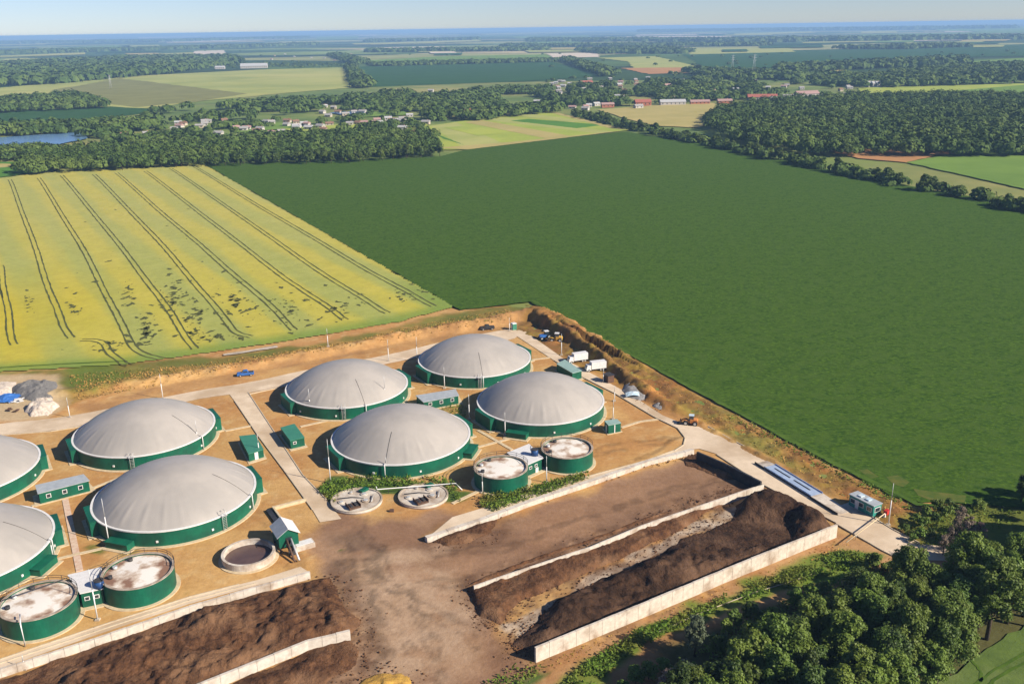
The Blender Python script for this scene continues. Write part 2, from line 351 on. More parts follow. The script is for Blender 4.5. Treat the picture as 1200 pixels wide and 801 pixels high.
    eastk = ss(sdf(X, Y, east), 0, 3); Z = Z+eastk*((fbm(X, Y, .3, 4, 61)-.45)*1.6+(fbm(X, Y, .9, 3, 64)-.5)*.6)
    # flat where tanks and roads are
    flat = np.zeros(shp)
    sitep = A([(-80, 505), (120, 488), (240, 460), (480, 408), (600, 388), (720, 462), (830, 503), (1110, 645), (1110, 655), (980, 612), (820, 527), (500, 632), (390, 600), (340, 660), (0, 790), (-80, 830)])
    Z *= 1-.97*ss(sdf(X, Y, sitep), -.5, 1.5)
    Z = Z-ss(-sdf(X, Y, [(-228, 99), (142, 99), (142, 338), (-228, 338)]), -1, 5)*.3
    C *= (.9+.22*n3)[..., None]
    h, w = shp; Vv = np.stack([X.ravel(), Y.ravel(), Z.ravel()], 1)
    i = np.arange((h-1)*(w-1)); r_, c_ = i//(w-1), i % (w-1); a = r_*w+c_
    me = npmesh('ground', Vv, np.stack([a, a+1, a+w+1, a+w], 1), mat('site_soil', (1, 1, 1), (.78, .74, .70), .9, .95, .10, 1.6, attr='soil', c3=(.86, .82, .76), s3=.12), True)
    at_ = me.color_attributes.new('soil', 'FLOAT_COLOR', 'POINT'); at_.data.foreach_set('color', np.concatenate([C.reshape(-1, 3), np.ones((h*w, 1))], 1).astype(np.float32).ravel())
    o = bpy.data.objects.new('ground', me); COL.objects.link(o); tag(o, kind='structure'); return xs, ys, Z
GX, GY, GZ = site_ground()
def gz(x, y):
    i = int((y-GY[0])/.7); j = int((x-GX[0])/.7)
    return float(GZ[i, j]) if 0 <= i < len(GY) and 0 <= j < len(GX) else 0.

def sheet(name, pts, m, z=.02, jag=0., kind='structure', px=True, n=None):
    """flat field or patch with a slightly irregular edge"""
    P = A(pts) if px else pts; out = []
    for i in range(len(P)):
        a, b = Vector(P[i]), Vector(P[(i+1) % len(P)]); L = (b-a).length
        k = max(1, min(60, int(L/(max(jag, .3)*5)))) if jag else 1
        for j in range(k):
            q = a.lerp(b, j/k)
            if jag and j: q = q+Vector((random.uniform(-jag, jag), random.uniform(-jag, jag)))
            out.append((q.x, q.y))
    g = MB(); g.add([(x, y, z) for x, y in out], [tuple(range(len(out)))])
    me = bpy.data.meshes.new(name)
    from mathutils.geometry import tessellate_polygon
    vs = [Vector((x, y, z)) for x, y in out]; tr = tessellate_polygon([vs])
    fs = []
    for t in tr:
        a, b, c = (vs[i] for i in t)
        fs.append(t if (b-a).cross(c-a).z > 0 else (t[0], t[2], t[1]))
    me.from_pydata(vs, [], fs); me.update(); me.materials.append(m if not isinstance(m, str) else M[m])
    o = bpy.data.objects.new(name, me); COL.objects.link(o); tag(o, kind=kind); return o

# ---- the two big fields
M['greenfield'] = mat('green_crop', (.068, .122, .014), (.022, .056, .008), 1.0, .95, .22, 1.2, c3=(.056, .100, .016), s3=.25, spec=.03, stretch=(.8, 1.0, R(-35)), detail=9)
M['greenrow'] = mat('crop_headland', (.075, .13, .018), (.05, .095, .014), .4, spec=.05)
gf = [(240, 193), (400, 188), (515, 184), (545, 176), (640, 163), (735, 155), (785, 163), (830, 170), (950, 195), (1100, 225), (1200, 240), (1400, 275), (1500, 560), (1230, 600), (1150, 592), (1080, 590), (1040, 580), (860, 483), (740, 418), (622, 354), (540, 364)]
sheet('field', gf, M['greenfield'], .35, .5)
M['bare'] = mat('bare_patch', (.115, .12, .03), (.06, .10, .02), .35, .95, spec=.04)
sheet('bare_ground', [(1038, 560), (1052, 558), (1066, 566), (1058, 572), (1046, 568)], M['bare'], .38, .7)
sheet('bare_ground', [(1070, 574), (1098, 578), (1132, 582), (1130, 590), (1092, 588), (1076, 582)], M['bare'], .38, .7)
sheet('bare_ground', [(1006, 552), (1016, 551), (1030, 560), (1020, 562)], M['bare'], .38, .5)
def yellow_field():
    P = A([(-330, 235), (10, 208), (40, 203), (240, 193), (535, 360), (470, 378), (330, 402), (150, 428), (0, 437), (-200, 450), (-420, 440)])
    x0, x1 = min(p[0] for p in P), max(p[0] for p in P); y0, y1 = min(p[1] for p in P), max(p[1] for p in P)
    xs = np.arange(x0, x1, 1.1); ys = np.arange(y0, y1, 1.1); X, Y = np.meshgrid(xs, ys); h, w = X.shape
    d = sdf(X+(fbm(X, Y, .2, 2, 3)-.5)*2, Y, P)
    # tramline frame: direction along the tracks
    a0, a1 = Vector(at(38, 212)), Vector(at(228, 408)); dr = (a1-a0).normalized(); pr = Vector((-dr.y, dr.x))
    s = (X-a0.x)*pr.x+(Y-a0.y)*pr.y; al = (X-a0.x)*dr.x+(Y-a0.y)*dr.y
    stripe = .5+.5*np.sin(s*2*math.pi/25.5+1.2); stripe = stripe*.55+.45*fbm(s, al*.04, .25, 4, 6)
    n = fbm(X, Y, .03, 4, 2); n2 = fbm(X, Y, .4, 3, 22)
    c1 = np.array((.44, .38, .060)); c2 = np.array((.325, .335, .085)); c3 = np.array((.16, .24, .04))
    t = ss(stripe+.3*(n-.5), .3, .7)[..., None]; C = c1*t+c2*(1-t)
    far = ss(Y, 330, 560)[..., None]; C = C*(1-far*.4)+np.array((.40, .36, .12))*far*.4
    lf = ss(-X, 135, 190)[..., None]*ss(-Y, -430, -330)[..., None]; C = C*(1-lf*.75)+np.array((.47, .37, .02))*lf*.75
    k = ss(-d, -14, -3)[..., None]*ss(-Y, -400, -350)[..., None]; C = C*(1-k*.8)+c3*k*.8
    C *= (.9+.2*n2)[..., None]
    ok = d > 0; i = np.arange((h-1)*(w-1)); r_, c_ = i//(w-1), i % (w-1); a = r_*w+c_; okf = ok.ravel()
    Q = np.stack([a, a+1, a+w+1, a+w], 1); Q = Q[okf[Q].all(1)]
    used = np.unique(Q); mp = np.full(h*w, -1); mp[used] = np.arange(len(used))
    Vv = np.stack([X.ravel(), Y.ravel(), np.full(h*w, .30)+n2.ravel()*.1], 1)[used]
    me = npmesh('field', Vv, mp[Q], mat('ripening_crop', (1, 1, 1), (.86, .88, .80), .7, .95, .12, 1.6, attr='crop', c3=(.92, .95, .85), s3=.05), True)
    at_ = me.color_attributes.new('crop', 'FLOAT_COLOR', 'POINT'); at_.data.foreach_set('color', np.concatenate([C.reshape(-1, 3)[used], np.ones((len(used), 1))], 1).astype(np.float32).ravel())
    o = bpy.data.objects.new('field', me); COL.objects.link(o); tag(o, kind='structure')
yellow_field()
# wheel tracks through the ripening crop, with lodged blotches beside them
def ribbon(g, pts, w, z, wob=.25):
    P = [Vector(p) for p in pts]; fine = []
    for i in range(len(P)-1):
        L = (P[i+1]-P[i]).length; k = max(1, int(L/3))
        for j in range(k): fine.append(P[i].lerp(P[i+1], j/k))
    fine.append(P[-1])
    L_, R_ = [], []
    for i, p in enumerate(fine):
        d = (fine[min(i+1, len(fine)-1)]-fine[max(i-1, 0)]).normalized(); nrm = Vector((-d.y, d.x))
        ww = w*random.uniform(.55, 1.25)/2; o = random.uniform(-wob, wob)*.5
        L_.append(p+nrm*(ww+o)); R_.append(p+nrm*(-ww+o))
    n = len(fine); g.add([(p.x, p.y, z) for p in L_]+[(p.x, p.y, z) for p in R_], [(i, n+i, n+i+1, i+1) for i in range(n-1)])
def smooth_px(pts, it=2):
    for _ in range(it):
        q = [pts[0]]
        for i in range(len(pts)-1):
            a, b = pts[i], pts[i+1]; q += [(a[0]*.75+b[0]*.25, a[1]*.75+b[1]*.25), (a[0]*.25+b[0]*.75, a[1]*.25+b[1]*.75)]
        q.append(pts[-1]); pts = q
    return pts
tracks = [
 [(0, 312), (5, 340), (11, 370), (16, 405)],
 [(11, 211), (27, 250), (45, 300), (60, 345), (72, 380), (83, 397)],
 [(45, 209), (75, 255), (105, 305), (130, 355), (150, 400), (165, 417), (192, 421)],
 [(72, 206), (110, 250), (150, 300), (185, 345), (210, 385), (228, 410)],
 [(110, 205), (160, 255), (200, 298), (240, 345), (270, 385), (282, 394), (296, 395)],
 [(136, 203), (190, 250), (240, 292), (290, 335), (330, 372), (344, 388)],
 [(170, 201), (235, 250), (290, 293), (350, 338), (395, 368), (404, 376)],
 [(200, 198), (270, 245), (330, 288), (400, 335), (440, 360), (454, 368)],
 [(228, 196), (300, 240), (380, 287), (450, 328), (490, 350), (508, 360)],
 [(95, 400), (115, 399), (124, 405), (132, 417), (142, 426), (152, 429)],
 [(-60, 330), (-45, 365), (-35, 405)], [(-40, 215), (-30, 240), (-20, 280), (-8, 330), (0, 350)]]
g = MB()
for tr in tracks:
    P = [Vector(at(*q)) for q in smooth_px(tr)]
    out = []
    for i, p in enumerate(P):
        d = (P[min(i+1, len(P)-1)]-P[max(i-1, 0)]).normalized(); out.append(Vector((-d.y, d.x)))
    wb = [(.6*math.sin(i*.9)+.5*math.sin(i*.37+1)) for i in range(len(P))]
    for s_ in (-1.1, 1.1): ribbon(g, [P[i]+out[i]*(s_+wb[i]*.45) for i in range(len(P))], .62, .43, .25)
def blotch(cx, cy, r, ang, st):
    n = 11; ph = [random.uniform(.25, 1.2) for _ in range(n)]; ca, sa = math.cos(ang), math.sin(ang); vs = [(cx, cy, .44)]
    for i in range(n):
        t = 2*math.pi*i/n; x = r*ph[i]*math.cos(t)*st; y = r*ph[i]*math.sin(t); vs.append((cx+x*ca-y*sa, cy+x*sa+y*ca, .44))
    g.add(vs, [(0, 1+i, 1+(i+1) % n) for i in range(n)])
for cx, cy, sx, sy, n_ in ((205, 355, 18, 22, 46), (275, 355, 22, 22, 34), (228, 375, 10, 25, 20), (150, 345, 8, 14, 12), (172, 385, 10, 14, 26), (85, 355, 8, 16, 9), (33, 360, 5, 18, 9), (335, 360, 24, 18, 30), (400, 362, 25, 14, 16), (250, 395, 40, 5, 16), (130, 405, 28, 8, 12), (480, 345, 20, 8, 10), (180, 300, 60, 40, 14)):
    for _ in range(int(n_*2.2)):
        q = at(random.gauss(cx, sx*.6), random.gauss(cy, sy*.6)); blotch(q[0], q[1], random.choice((.25, .35, .5, .8, 1.2))*random.uniform(.8, 1.2), R(-75)+random.gauss(0, .5), random.uniform(1, 2.6))
tag(g.build('wheel_tracks', mat('flattened_crop', (.062, .070, .022), (.10, .105, .03), .5)), kind='structure')
# broad dark edge line of the green field and bright margin
g = MB(); ribbon(g, [at(*p) for p in ((624, 353), (740, 417), (860, 482), (985, 548), (1075, 592), (1140, 598))], 1.6, .42); tag(g.build('field_margin', M['greenrow']), kind='structure')
g = MB(); ribbon(g, [at(*p) for p in smooth_px([(0, 432), (60, 428), (150, 424)])], .8, .43)
tag(g.build('farm_track', M['greenrow']), kind='structure')
g = MB(); ribbon(g, [at(*p) for p in ((262, 417), (290, 413), (325, 407))], 2.4, .46); tag(g.build('dirt_track', M['concrete']), kind='structure')

# ---- middle-distance fields (flat sheets, irregular edges)
def fm(n, a, b, s=.02, c=None): return mat(n, a, b, s, .95, spec=.04, c3=c, s3=s*.4, detail=9)
FM = dict(olive=fm('olive_field', (.34, .35, .11), (.25, .28, .085), .006, (.40, .38, .13)), pale=fm('pale_field', (.36, .36, .12), (.28, .31, .09)), dgreen=fm('dark_green_field', (.035, .09, .028), (.03, .075, .025)),
          lgreen=fm('light_green_field', (.16, .25, .05), (.12, .20, .04)), tan=fm('tan_field', (.40, .33, .13), (.32, .28, .10)), orange=fm('ploughed_field', (.42, .22, .09), (.34, .18, .08)),
          ygreen=fm('yellow_green_field', (.33, .37, .07), (.25, .31, .06)), vivid=fm('vivid_green_field', (.09, .21, .03), (.07, .17, .03)), water=mat('lake_water', (.12, .22, .38), (.10, .2, .34), .01, .25, spec=.5), brown=fm('brown_field', (.21, .21, .075), (.17, .17, .06)), beige=fm('quarry', (.62, .53, .42), (.5, .42, .33)))
zz = .2
def fld(pts, m, z=None, jag=1., name='field'):
    global zz
    zz += .015; return sheet(name, pts, FM[m], z or zz, jag)
fld([(-200, 200), (-200, 112), (0, 103), (140, 90), (300, 82), (402, 79), (422, 102), (350, 108), (240, 118), (170, 127), (100, 126), (60, 110)], 'olive', jag=5)
fld([(60, 106), (140, 92), (175, 96), (290, 110), (240, 118), (160, 126), (125, 122)], 'brown', jag=5)
fld([(-200, 145), (0, 131), (130, 125), (190, 129), (120, 140), (0, 146), (-100, 155)], 'dgreen', jag=4)
M['cornerfield'] = mat('light_crop', (.095, .145, .028), (.065, .105, .022), .3, .95, .1, 2, c3=(.15, .19, .06), s3=.05)
sheet('field', [(1062, 830), (1085, 808), (1130, 782), (1175, 750), (1218, 722), (1300, 680), (1450, 700), (1450, 960), (1000, 960)], M['cornerfield'], .3, .4)
g = MB()
for q in ([(1118, 830), (1145, 800), (1160, 790), (1200, 766), (1260, 735)], [(1132, 835), (1155, 806), (1170, 795), (1210, 772), (1270, 742)], [(1128, 768), (1142, 778), (1150, 790), (1148, 800)]): ribbon(g, [at(*p) for p in smooth_px(q)], .5, .36)
tag(g.build('corner_tracks', M['greenrow']), kind='structure')
fld([(-100, 212), (0, 190), (28, 190), (40, 202), (0, 208), (-100, 218)], 'vivid', jag=1)
fld([(-60, 200), (0, 192), (25, 193), (10, 196)], 'tan', jag=1)
fld([(406, 79), (500, 75), (640, 71), (710, 89), (600, 96), (430, 102), (415, 95)], 'dgreen', jag=4)
fld([(428, 71), (520, 66), (640, 64), (655, 70), (450, 76)], 'lgreen', jag=4)
fld([(735, 72), (700, 68), (768, 66), (840, 84), (790, 87), (745, 82)], 'pale', jag=4)
fld([(728, 80), (815, 79), (825, 85), (760, 87)], 'orange', jag=4)
fld([(800, 64), (880, 60), (1070, 56), (1200, 52), (1300, 55), (1200, 66), (1070, 68), (920, 79), (830, 82)], 'dgreen', jag=6)
fld([(805, 57), (925, 56), (932, 61), (808, 64)], 'pale', jag=6)
fld([(895, 84), (990, 79), (992, 84), (930, 90), (895, 89)], 'tan', jag=3)
fld([(1040, 78), (1200, 68), (1300, 66), (1300, 72), (1200, 74), (1080, 83)], 'lgreen', jag=4)
fld([(640, 63), (700, 62), (703, 67), (650, 68)], 'beige', jag=5)
fld([(228, 60), (262, 59), (266, 64), (224, 65)], 'beige', jag=5)
fld([(1005, 103), (1100, 101), (1200, 98), (1320, 98), (1320, 114), (1200, 114), (1130, 112), (1008, 110)], 'ygreen', jag=2)
fld([(1100, 108), (1200, 100), (1320, 98), (1320, 114), (1200, 114)], 'lgreen', jag=2)
fld([(700, 129), (765, 124), (838, 121), (840, 140), (820, 150), (770, 148), (735, 140)], 'tan', jag=2)
fld([(965, 176), (1165, 174), (1100, 182), (1062, 191), (1005, 186)], 'orange', jag=1)
fld([(1062, 191), (1110, 182), (1165, 175), (1320, 172), (1320, 240), (1200, 222), (1130, 206)], 'lgreen', jag=1)
# patchwork of small plots
pw = [(502, 148), (552, 141), (640, 131), (738, 153), (640, 164), (548, 176), (514, 176)]
fld(pw, 'ygreen', jag=1)
def plot(a, b, m): fld([a[0], a[1], b[1], b[0]], m, jag=.5)
plot(((505, 148), (535, 144)), ((545, 175), (590, 169)), 'pale'); plot(((560, 140), (590, 138)), ((700, 157), (720, 155)), 'pale')
plot(((598, 142), (620, 140)), ((676, 151), (708, 147)), 'vivid'); plot(((565, 148), (580, 146)), ((625, 158), (640, 157)), 'vivid')
plot(((512, 158), (530, 165)), ((519, 163), (545, 171)), 'vivid'); plot(((640, 131), (655, 133)), ((715, 151), (738, 153)), 'tan')
plot(((545, 144), (562, 141)), ((640, 163), (668, 160)), 'tan'); plot(((512, 174), (548, 176)), ((600, 167), (730, 154)), 'tan')
plot(((520, 150), (545, 148)), ((560, 160), (590, 157)), 'ygreen'); plot(((600, 136), (622, 134)), ((670, 144), (690, 143)), 'pale')
for pts, m in (([(165, 166), (230, 158), (290, 160), (240, 165), (180, 172)], 'lgreen'), ([(260, 148), (330, 144), (350, 150), (280, 156)], 'lgreen'), ([(300, 162), (345, 160), (360, 164), (305, 166)], 'orange'), ([(370, 154), (430, 150), (440, 156), (385, 159)], 'orange'), ([(330, 152), (420, 145), (500, 145), (500, 152), (360, 158)], 'ygreen'), ([(215, 163), (250, 160), (265, 163), (230, 166)], 'orange'), ([(110, 168), (160, 164), (140, 172), (105, 173)], 'lgreen'), ([(400, 132), (470, 130), (480, 135), (420, 138)], 'lgreen')):
    fld(pts, m, jag=2)
sheet('lake', [(-160, 168), (0, 162), (60, 158), (99, 154), (103, 163), (70, 170), (40, 173), (0, 175), (-160, 185)], FM['water'], zz+.2, 3)
sheet('lake', [(385, 133), (420, 131), (432, 133), (410, 136)], FM['water'], zz+.3, 2)
# far strips near the horizon: pale harvested fields in a dark plain
for pts, m in (([(25, 58), (150, 53), (155, 56), (30, 61)], 'lgreen'), ([(0, 60), (15, 59), (12, 63), (0, 64)], 'olive'), ([(140, 54), (185, 53), (190, 55), (150, 57)], 'pale'), ([(120, 48), (225, 45), (230, 46.5), (125, 50)], 'pale'), ([(160, 44), (235, 42), (235, 43.5), (165, 45.5)], 'beige'), ([(225, 47.5), (330, 44.5), (335, 46), (230, 49.5)], 'beige'), ([(135, 66), (225, 62), (228, 64), (140, 68)], 'pale'), ([(0, 66), (100, 62), (100, 64.5), (0, 68)], 'olive'), ([(20, 46), (110, 44), (110, 45), (20, 47.5)], 'lgreen'),
               ([(370, 43), (420, 42), (420, 46), (372, 47)], 'lgreen'), ([(430, 51), (560, 47), (565, 49), (435, 53)], 'olive'), ([(480, 57), (590, 54), (590, 59), (490, 61)], 'brown'), ([(600, 44), (690, 42), (690, 43.5), (605, 45.5)], 'lgreen'), ([(560, 40), (700, 37), (705, 38), (565, 41)], 'olive'), ([(705, 44), (800, 42.5), (860, 43), (850, 45.5), (720, 46)], 'beige'), ([(860, 40), (950, 37), (955, 39), (862, 42)], 'olive'), ([(1010, 37.5), (1052, 36.5), (1050, 39), (1008, 40)], 'pale'), ([(1090, 33), (1200, 31.5), (1200, 38), (1150, 38), (1100, 36)], 'lgreen'), ([(925, 31), (1000, 30), (1000, 31), (925, 32)], 'beige'), ([(800, 35), (900, 33), (900, 34), (800, 36.2)], 'lgreen'),
               ([(1060, 29), (1200, 27), (1200, 28.2), (1060, 30)], 'olive'), ([(300, 39.5), (420, 37.5), (420, 38.3), (300, 40.3)], 'olive'), ([(40, 51), (110, 49), (112, 50.2), (42, 52)], 'olive'), ([(240, 53), (330, 51), (332, 52.2), (244, 54)], 'lgreen')):
    sheet('far_field', pts, FM[m], 3., 0)

_fr = random.Random(8)
for _ in range(110):
    v = _fr.random()**1.6; yy = 33.+30*v; x0 = _fr.uniform(-60, 1230); w_ = _fr.uniform(25, 110); yl = yy-.0158*(x0-600); h_ = (.35+2.2*v)*_fr.uniform(.5, 1.2); sk = _fr.uniform(-12, 12)
    sheet('far_field', [(x0, yl), (x0+w_, yl-.0158*w_), (x0+w_+sk, yl-.0158*w_+h_), (x0+sk*.5, yl+h_)], FM[_fr.choice(('beige', 'beige', 'pale', 'lgreen', 'lgreen', 'olive', 'tan', 'dgreen'))], 2.+_*.01, 0)
# ---- roads and paths of the plant
sheet('road', smooth_px([(-80, 510), (0, 496), (60, 491), (118, 481), (180, 468), (240, 456), (290, 449), (360, 433), (430, 421), (480, 410), (512, 402), (560, 392), (600, 385), (612, 390), (600, 399), (560, 402), (520, 412), (480, 421), (430, 431), (370, 444), (292, 461), (260, 463), (225, 469), (180, 480), (100, 498), (60, 505), (0, 509), (-80, 524)], 1), 'road', .11, 0)
sheet('road', [(598, 389), (612, 386), (660, 420), (740, 463), (777, 487), (807, 499), (830, 501), (855, 515), (895, 536), (945, 565), (987, 595), (1022, 607), (1047, 622), (1077, 637), (1110, 641), (1180, 650), (1180, 672), (1110, 657), (1058, 656), (1035, 645), (980, 613), (930, 586), (892, 566), (840, 532), (820, 526), (806, 527), (760, 543), (700, 563), (625, 589), (560, 612), (500, 631), (530, 606), (580, 591), (640, 572), (705, 554), (760, 539), (790, 528), (801, 521), (802, 512), (794, 502), (767, 489), (720, 461), (680, 441), (650, 423)], 'road', .12, 0)
sheet('road', [(268, 461), (291, 459), (322, 507), (355, 557), (382, 585), (400, 608), (375, 612), (366, 597), (332, 550), (302, 510), (275, 470)], 'road', .115, 0)
sheet('road', [(-80, 797), (0, 772), (110, 735), (221, 699), (300, 680), (352, 664), (362, 670), (300, 686), (221, 708), (110, 745), (0, 783), (-80, 810)], 'road', .11, 0)
kb = MB()
def kerb(pts, w=.22, h=.25):
    P = [Vector(at(*p)) for p in pts]
    for i in range(len(P)-1):
        d = P[i+1]-P[i]; c = (P[i]+P[i+1])/2; kb.box((c.x, c.y, 0), (d.length+.1, w, h), math.atan2(d.y, d.x))
for k in ([(802, 512), (794, 502), (767, 489), (720, 461), (680, 441), (650, 423)], [(790, 528.5), (801, 521.5), (803, 513)], [(580, 591), (640, 572), (705, 554), (760, 539), (790, 528)], [(275, 470), (302, 510), (332, 550), (366, 597)], [(291, 460), (322, 507), (355, 557), (382, 585)], [(-80, 798), (0, 773), (110, 736), (221, 700), (280, 685)], [(-80, 804), (0, 777.5), (110, 741), (221, 704), (300, 683.5)], [(830, 500), (855, 514), (895, 535), (915, 548)], [(1022, 606), (1047, 621), (1077, 636)], [(0, 510), (60, 505.5), (100, 499)], [(980, 614), (1035, 646), (1058, 657)], [(840, 533), (892, 567), (930, 587), (980, 613)], [(292, 462), (370, 445), (430, 432)]): kerb(k)
tag(kb.build('kerb', M['kerb']), kind='structure')
pth = MB()
def path(a, b, w=.9, h=.14):
    P, Q = Vector(at(*a)), Vector(at(*b)); d = Q-P; c = (P+Q)/2; pth.box((c.x, c.y, 0), (d.length, w, h+random.uniform(0, .01)), math.atan2(d.y, d.x))
for a, b in (((264, 505), (294, 499)), ((352, 500), (394, 490.5)), ((621, 422), (648, 418.5)), ((560, 504), (600, 527)), ((560, 524), (597, 514)), ((728, 501), (750, 494)), ((750, 494), (773, 491)), ((62, 656), (126, 641)), ((37, 593), (100, 575)), ((100, 575), (140, 560)), ((500, 478), (520, 476)), ((530, 590), (566, 573))): path(a, b)
tag(pth.build('footpath', M['cream']), kind='structure')
pth = MB(); path((76.5, 585), (93.5, 669), 1.3, .12); tag(pth.build('brick_path', mat('pink_paving', (.50, .33, .24), (.58, .46, .36), 1.2)), kind='structure')

# ================================================================ THE PLANT
# ---- big gas dome digesters
def dome_mesh():
    Rr, z0, h = 17.05, 3.42, 6.7; rho = (Rr*Rr+h*h)/(2*h); na, nr = 240, 34; vs = []; fs = []
    th = np.linspace(0, 2*math.pi, na, endpoint=False)
    rn = [random.uniform(0, 6.28) for _ in range(6)]
    for k in range(nr):
        q = math.sin((k+1)/nr*math.pi/2)**.9; r = Rr*q
        for t in th:
            z = z0+h-rho+math.sqrt(max(rho*rho-r*r, 0))
            fold = (max(0, math.sin(24*t+rn[0]+.8*math.sin(5*t)))**3*(.6+.4*math.sin(3*t+rn[1])))*math.exp(-((q-.86)/.15)**2)
            z += .15*fold+.02*math.sin(24*t)*q**2
            vs.append((r*math.cos(t), r*math.sin(t), z))
    vs.append((0, 0, z0+h)); c = len(vs)-1
    for k in range(nr-1):
        for i in range(na): fs.append((k*na+i, k*na+(i+1) % na, (k+1)*na+(i+1) % na, (k+1)*na+i))
    for i in range(na): fs.append((i, (i+1) % na, c))
    return MB().add(vs, fs, True)
def dome_material():
    m = mat('grey_membrane', (.36, .33, .30), (.32, .295, .27), .12, .42, c3=(.29, .27, .25), s3=.06, spec=.35)
    t = m.node_tree; n = t.nodes; L = t.links; p = n['Principled BSDF']
    # welded seams of the membrane: narrow radial lines
    tc = n.new('ShaderNodeTexCoord'); sx = n.new('ShaderNodeSeparateXYZ'); L.new(tc.outputs['Object'], sx.inputs[0])
    a = n.new('ShaderNodeMath'); a.operation = 'ARCTAN2'; L.new(sx.outputs[1], a.inputs[0]); L.new(sx.outputs[0], a.inputs[1])
    b = n.new('ShaderNodeMath'); b.operation = 'MULTIPLY'; b.inputs[1].default_value = 28/(2*math.pi); L.new(a.outputs[0], b.inputs[0])
    f = n.new('ShaderNodeMath'); f.operation = 'PINGPONG'; f.inputs[1].default_value = .5; L.new(b.outputs[0], f.inputs[0])
    r = n.new('ShaderNodeMapRange'); r.inputs[1].default_value = 0; r.inputs[2].default_value = .03; r.inputs[3].default_value = .97; r.inputs[4].default_value = 1; L.new(f.outputs[0], r.inputs[0])
    src = p.inputs['Base Color'].links[0].from_socket; x = n.new('ShaderNodeMix'); x.data_type = 'RGBA'; x.blend_type = 'MULTIPLY'; x.inputs[0].default_value = 1
    L.new(src, x.inputs[6]); L.new(r.outputs[0], x.inputs[7]); L.new(x.outputs[2], p.inputs['Base Color']); return m
M['dome'] = dome_material()
TK = {1: (-11.66, 273.8), 2: (-47.58, 252.02), 3: (7.53, 238.6), 4: (-28.25, 216.58), 5: (-95.03, 223.09), 6: (-75.21, 187.25), 7: (-130.9, 201.3), 8: (-111, 165.4)}
TL = {1: 'grey domed digester farthest back, beside the north corner of the plant', 2: 'grey domed digester beside the blue pickup on the north road', 3: 'grey domed digester rightmost, behind the pair of rust-stained round tanks',
      4: 'grey domed digester in the centre, above the two flat round pits', 5: 'grey domed digester with the long windowed green hut at its left foot', 6: 'nearest grey domed digester, beside the open sludge basin',
      7: 'grey domed digester cut by the left photo edge, beyond the windowed hut', 8: 'grey domed digester at the left photo edge, behind the left round tanks'}
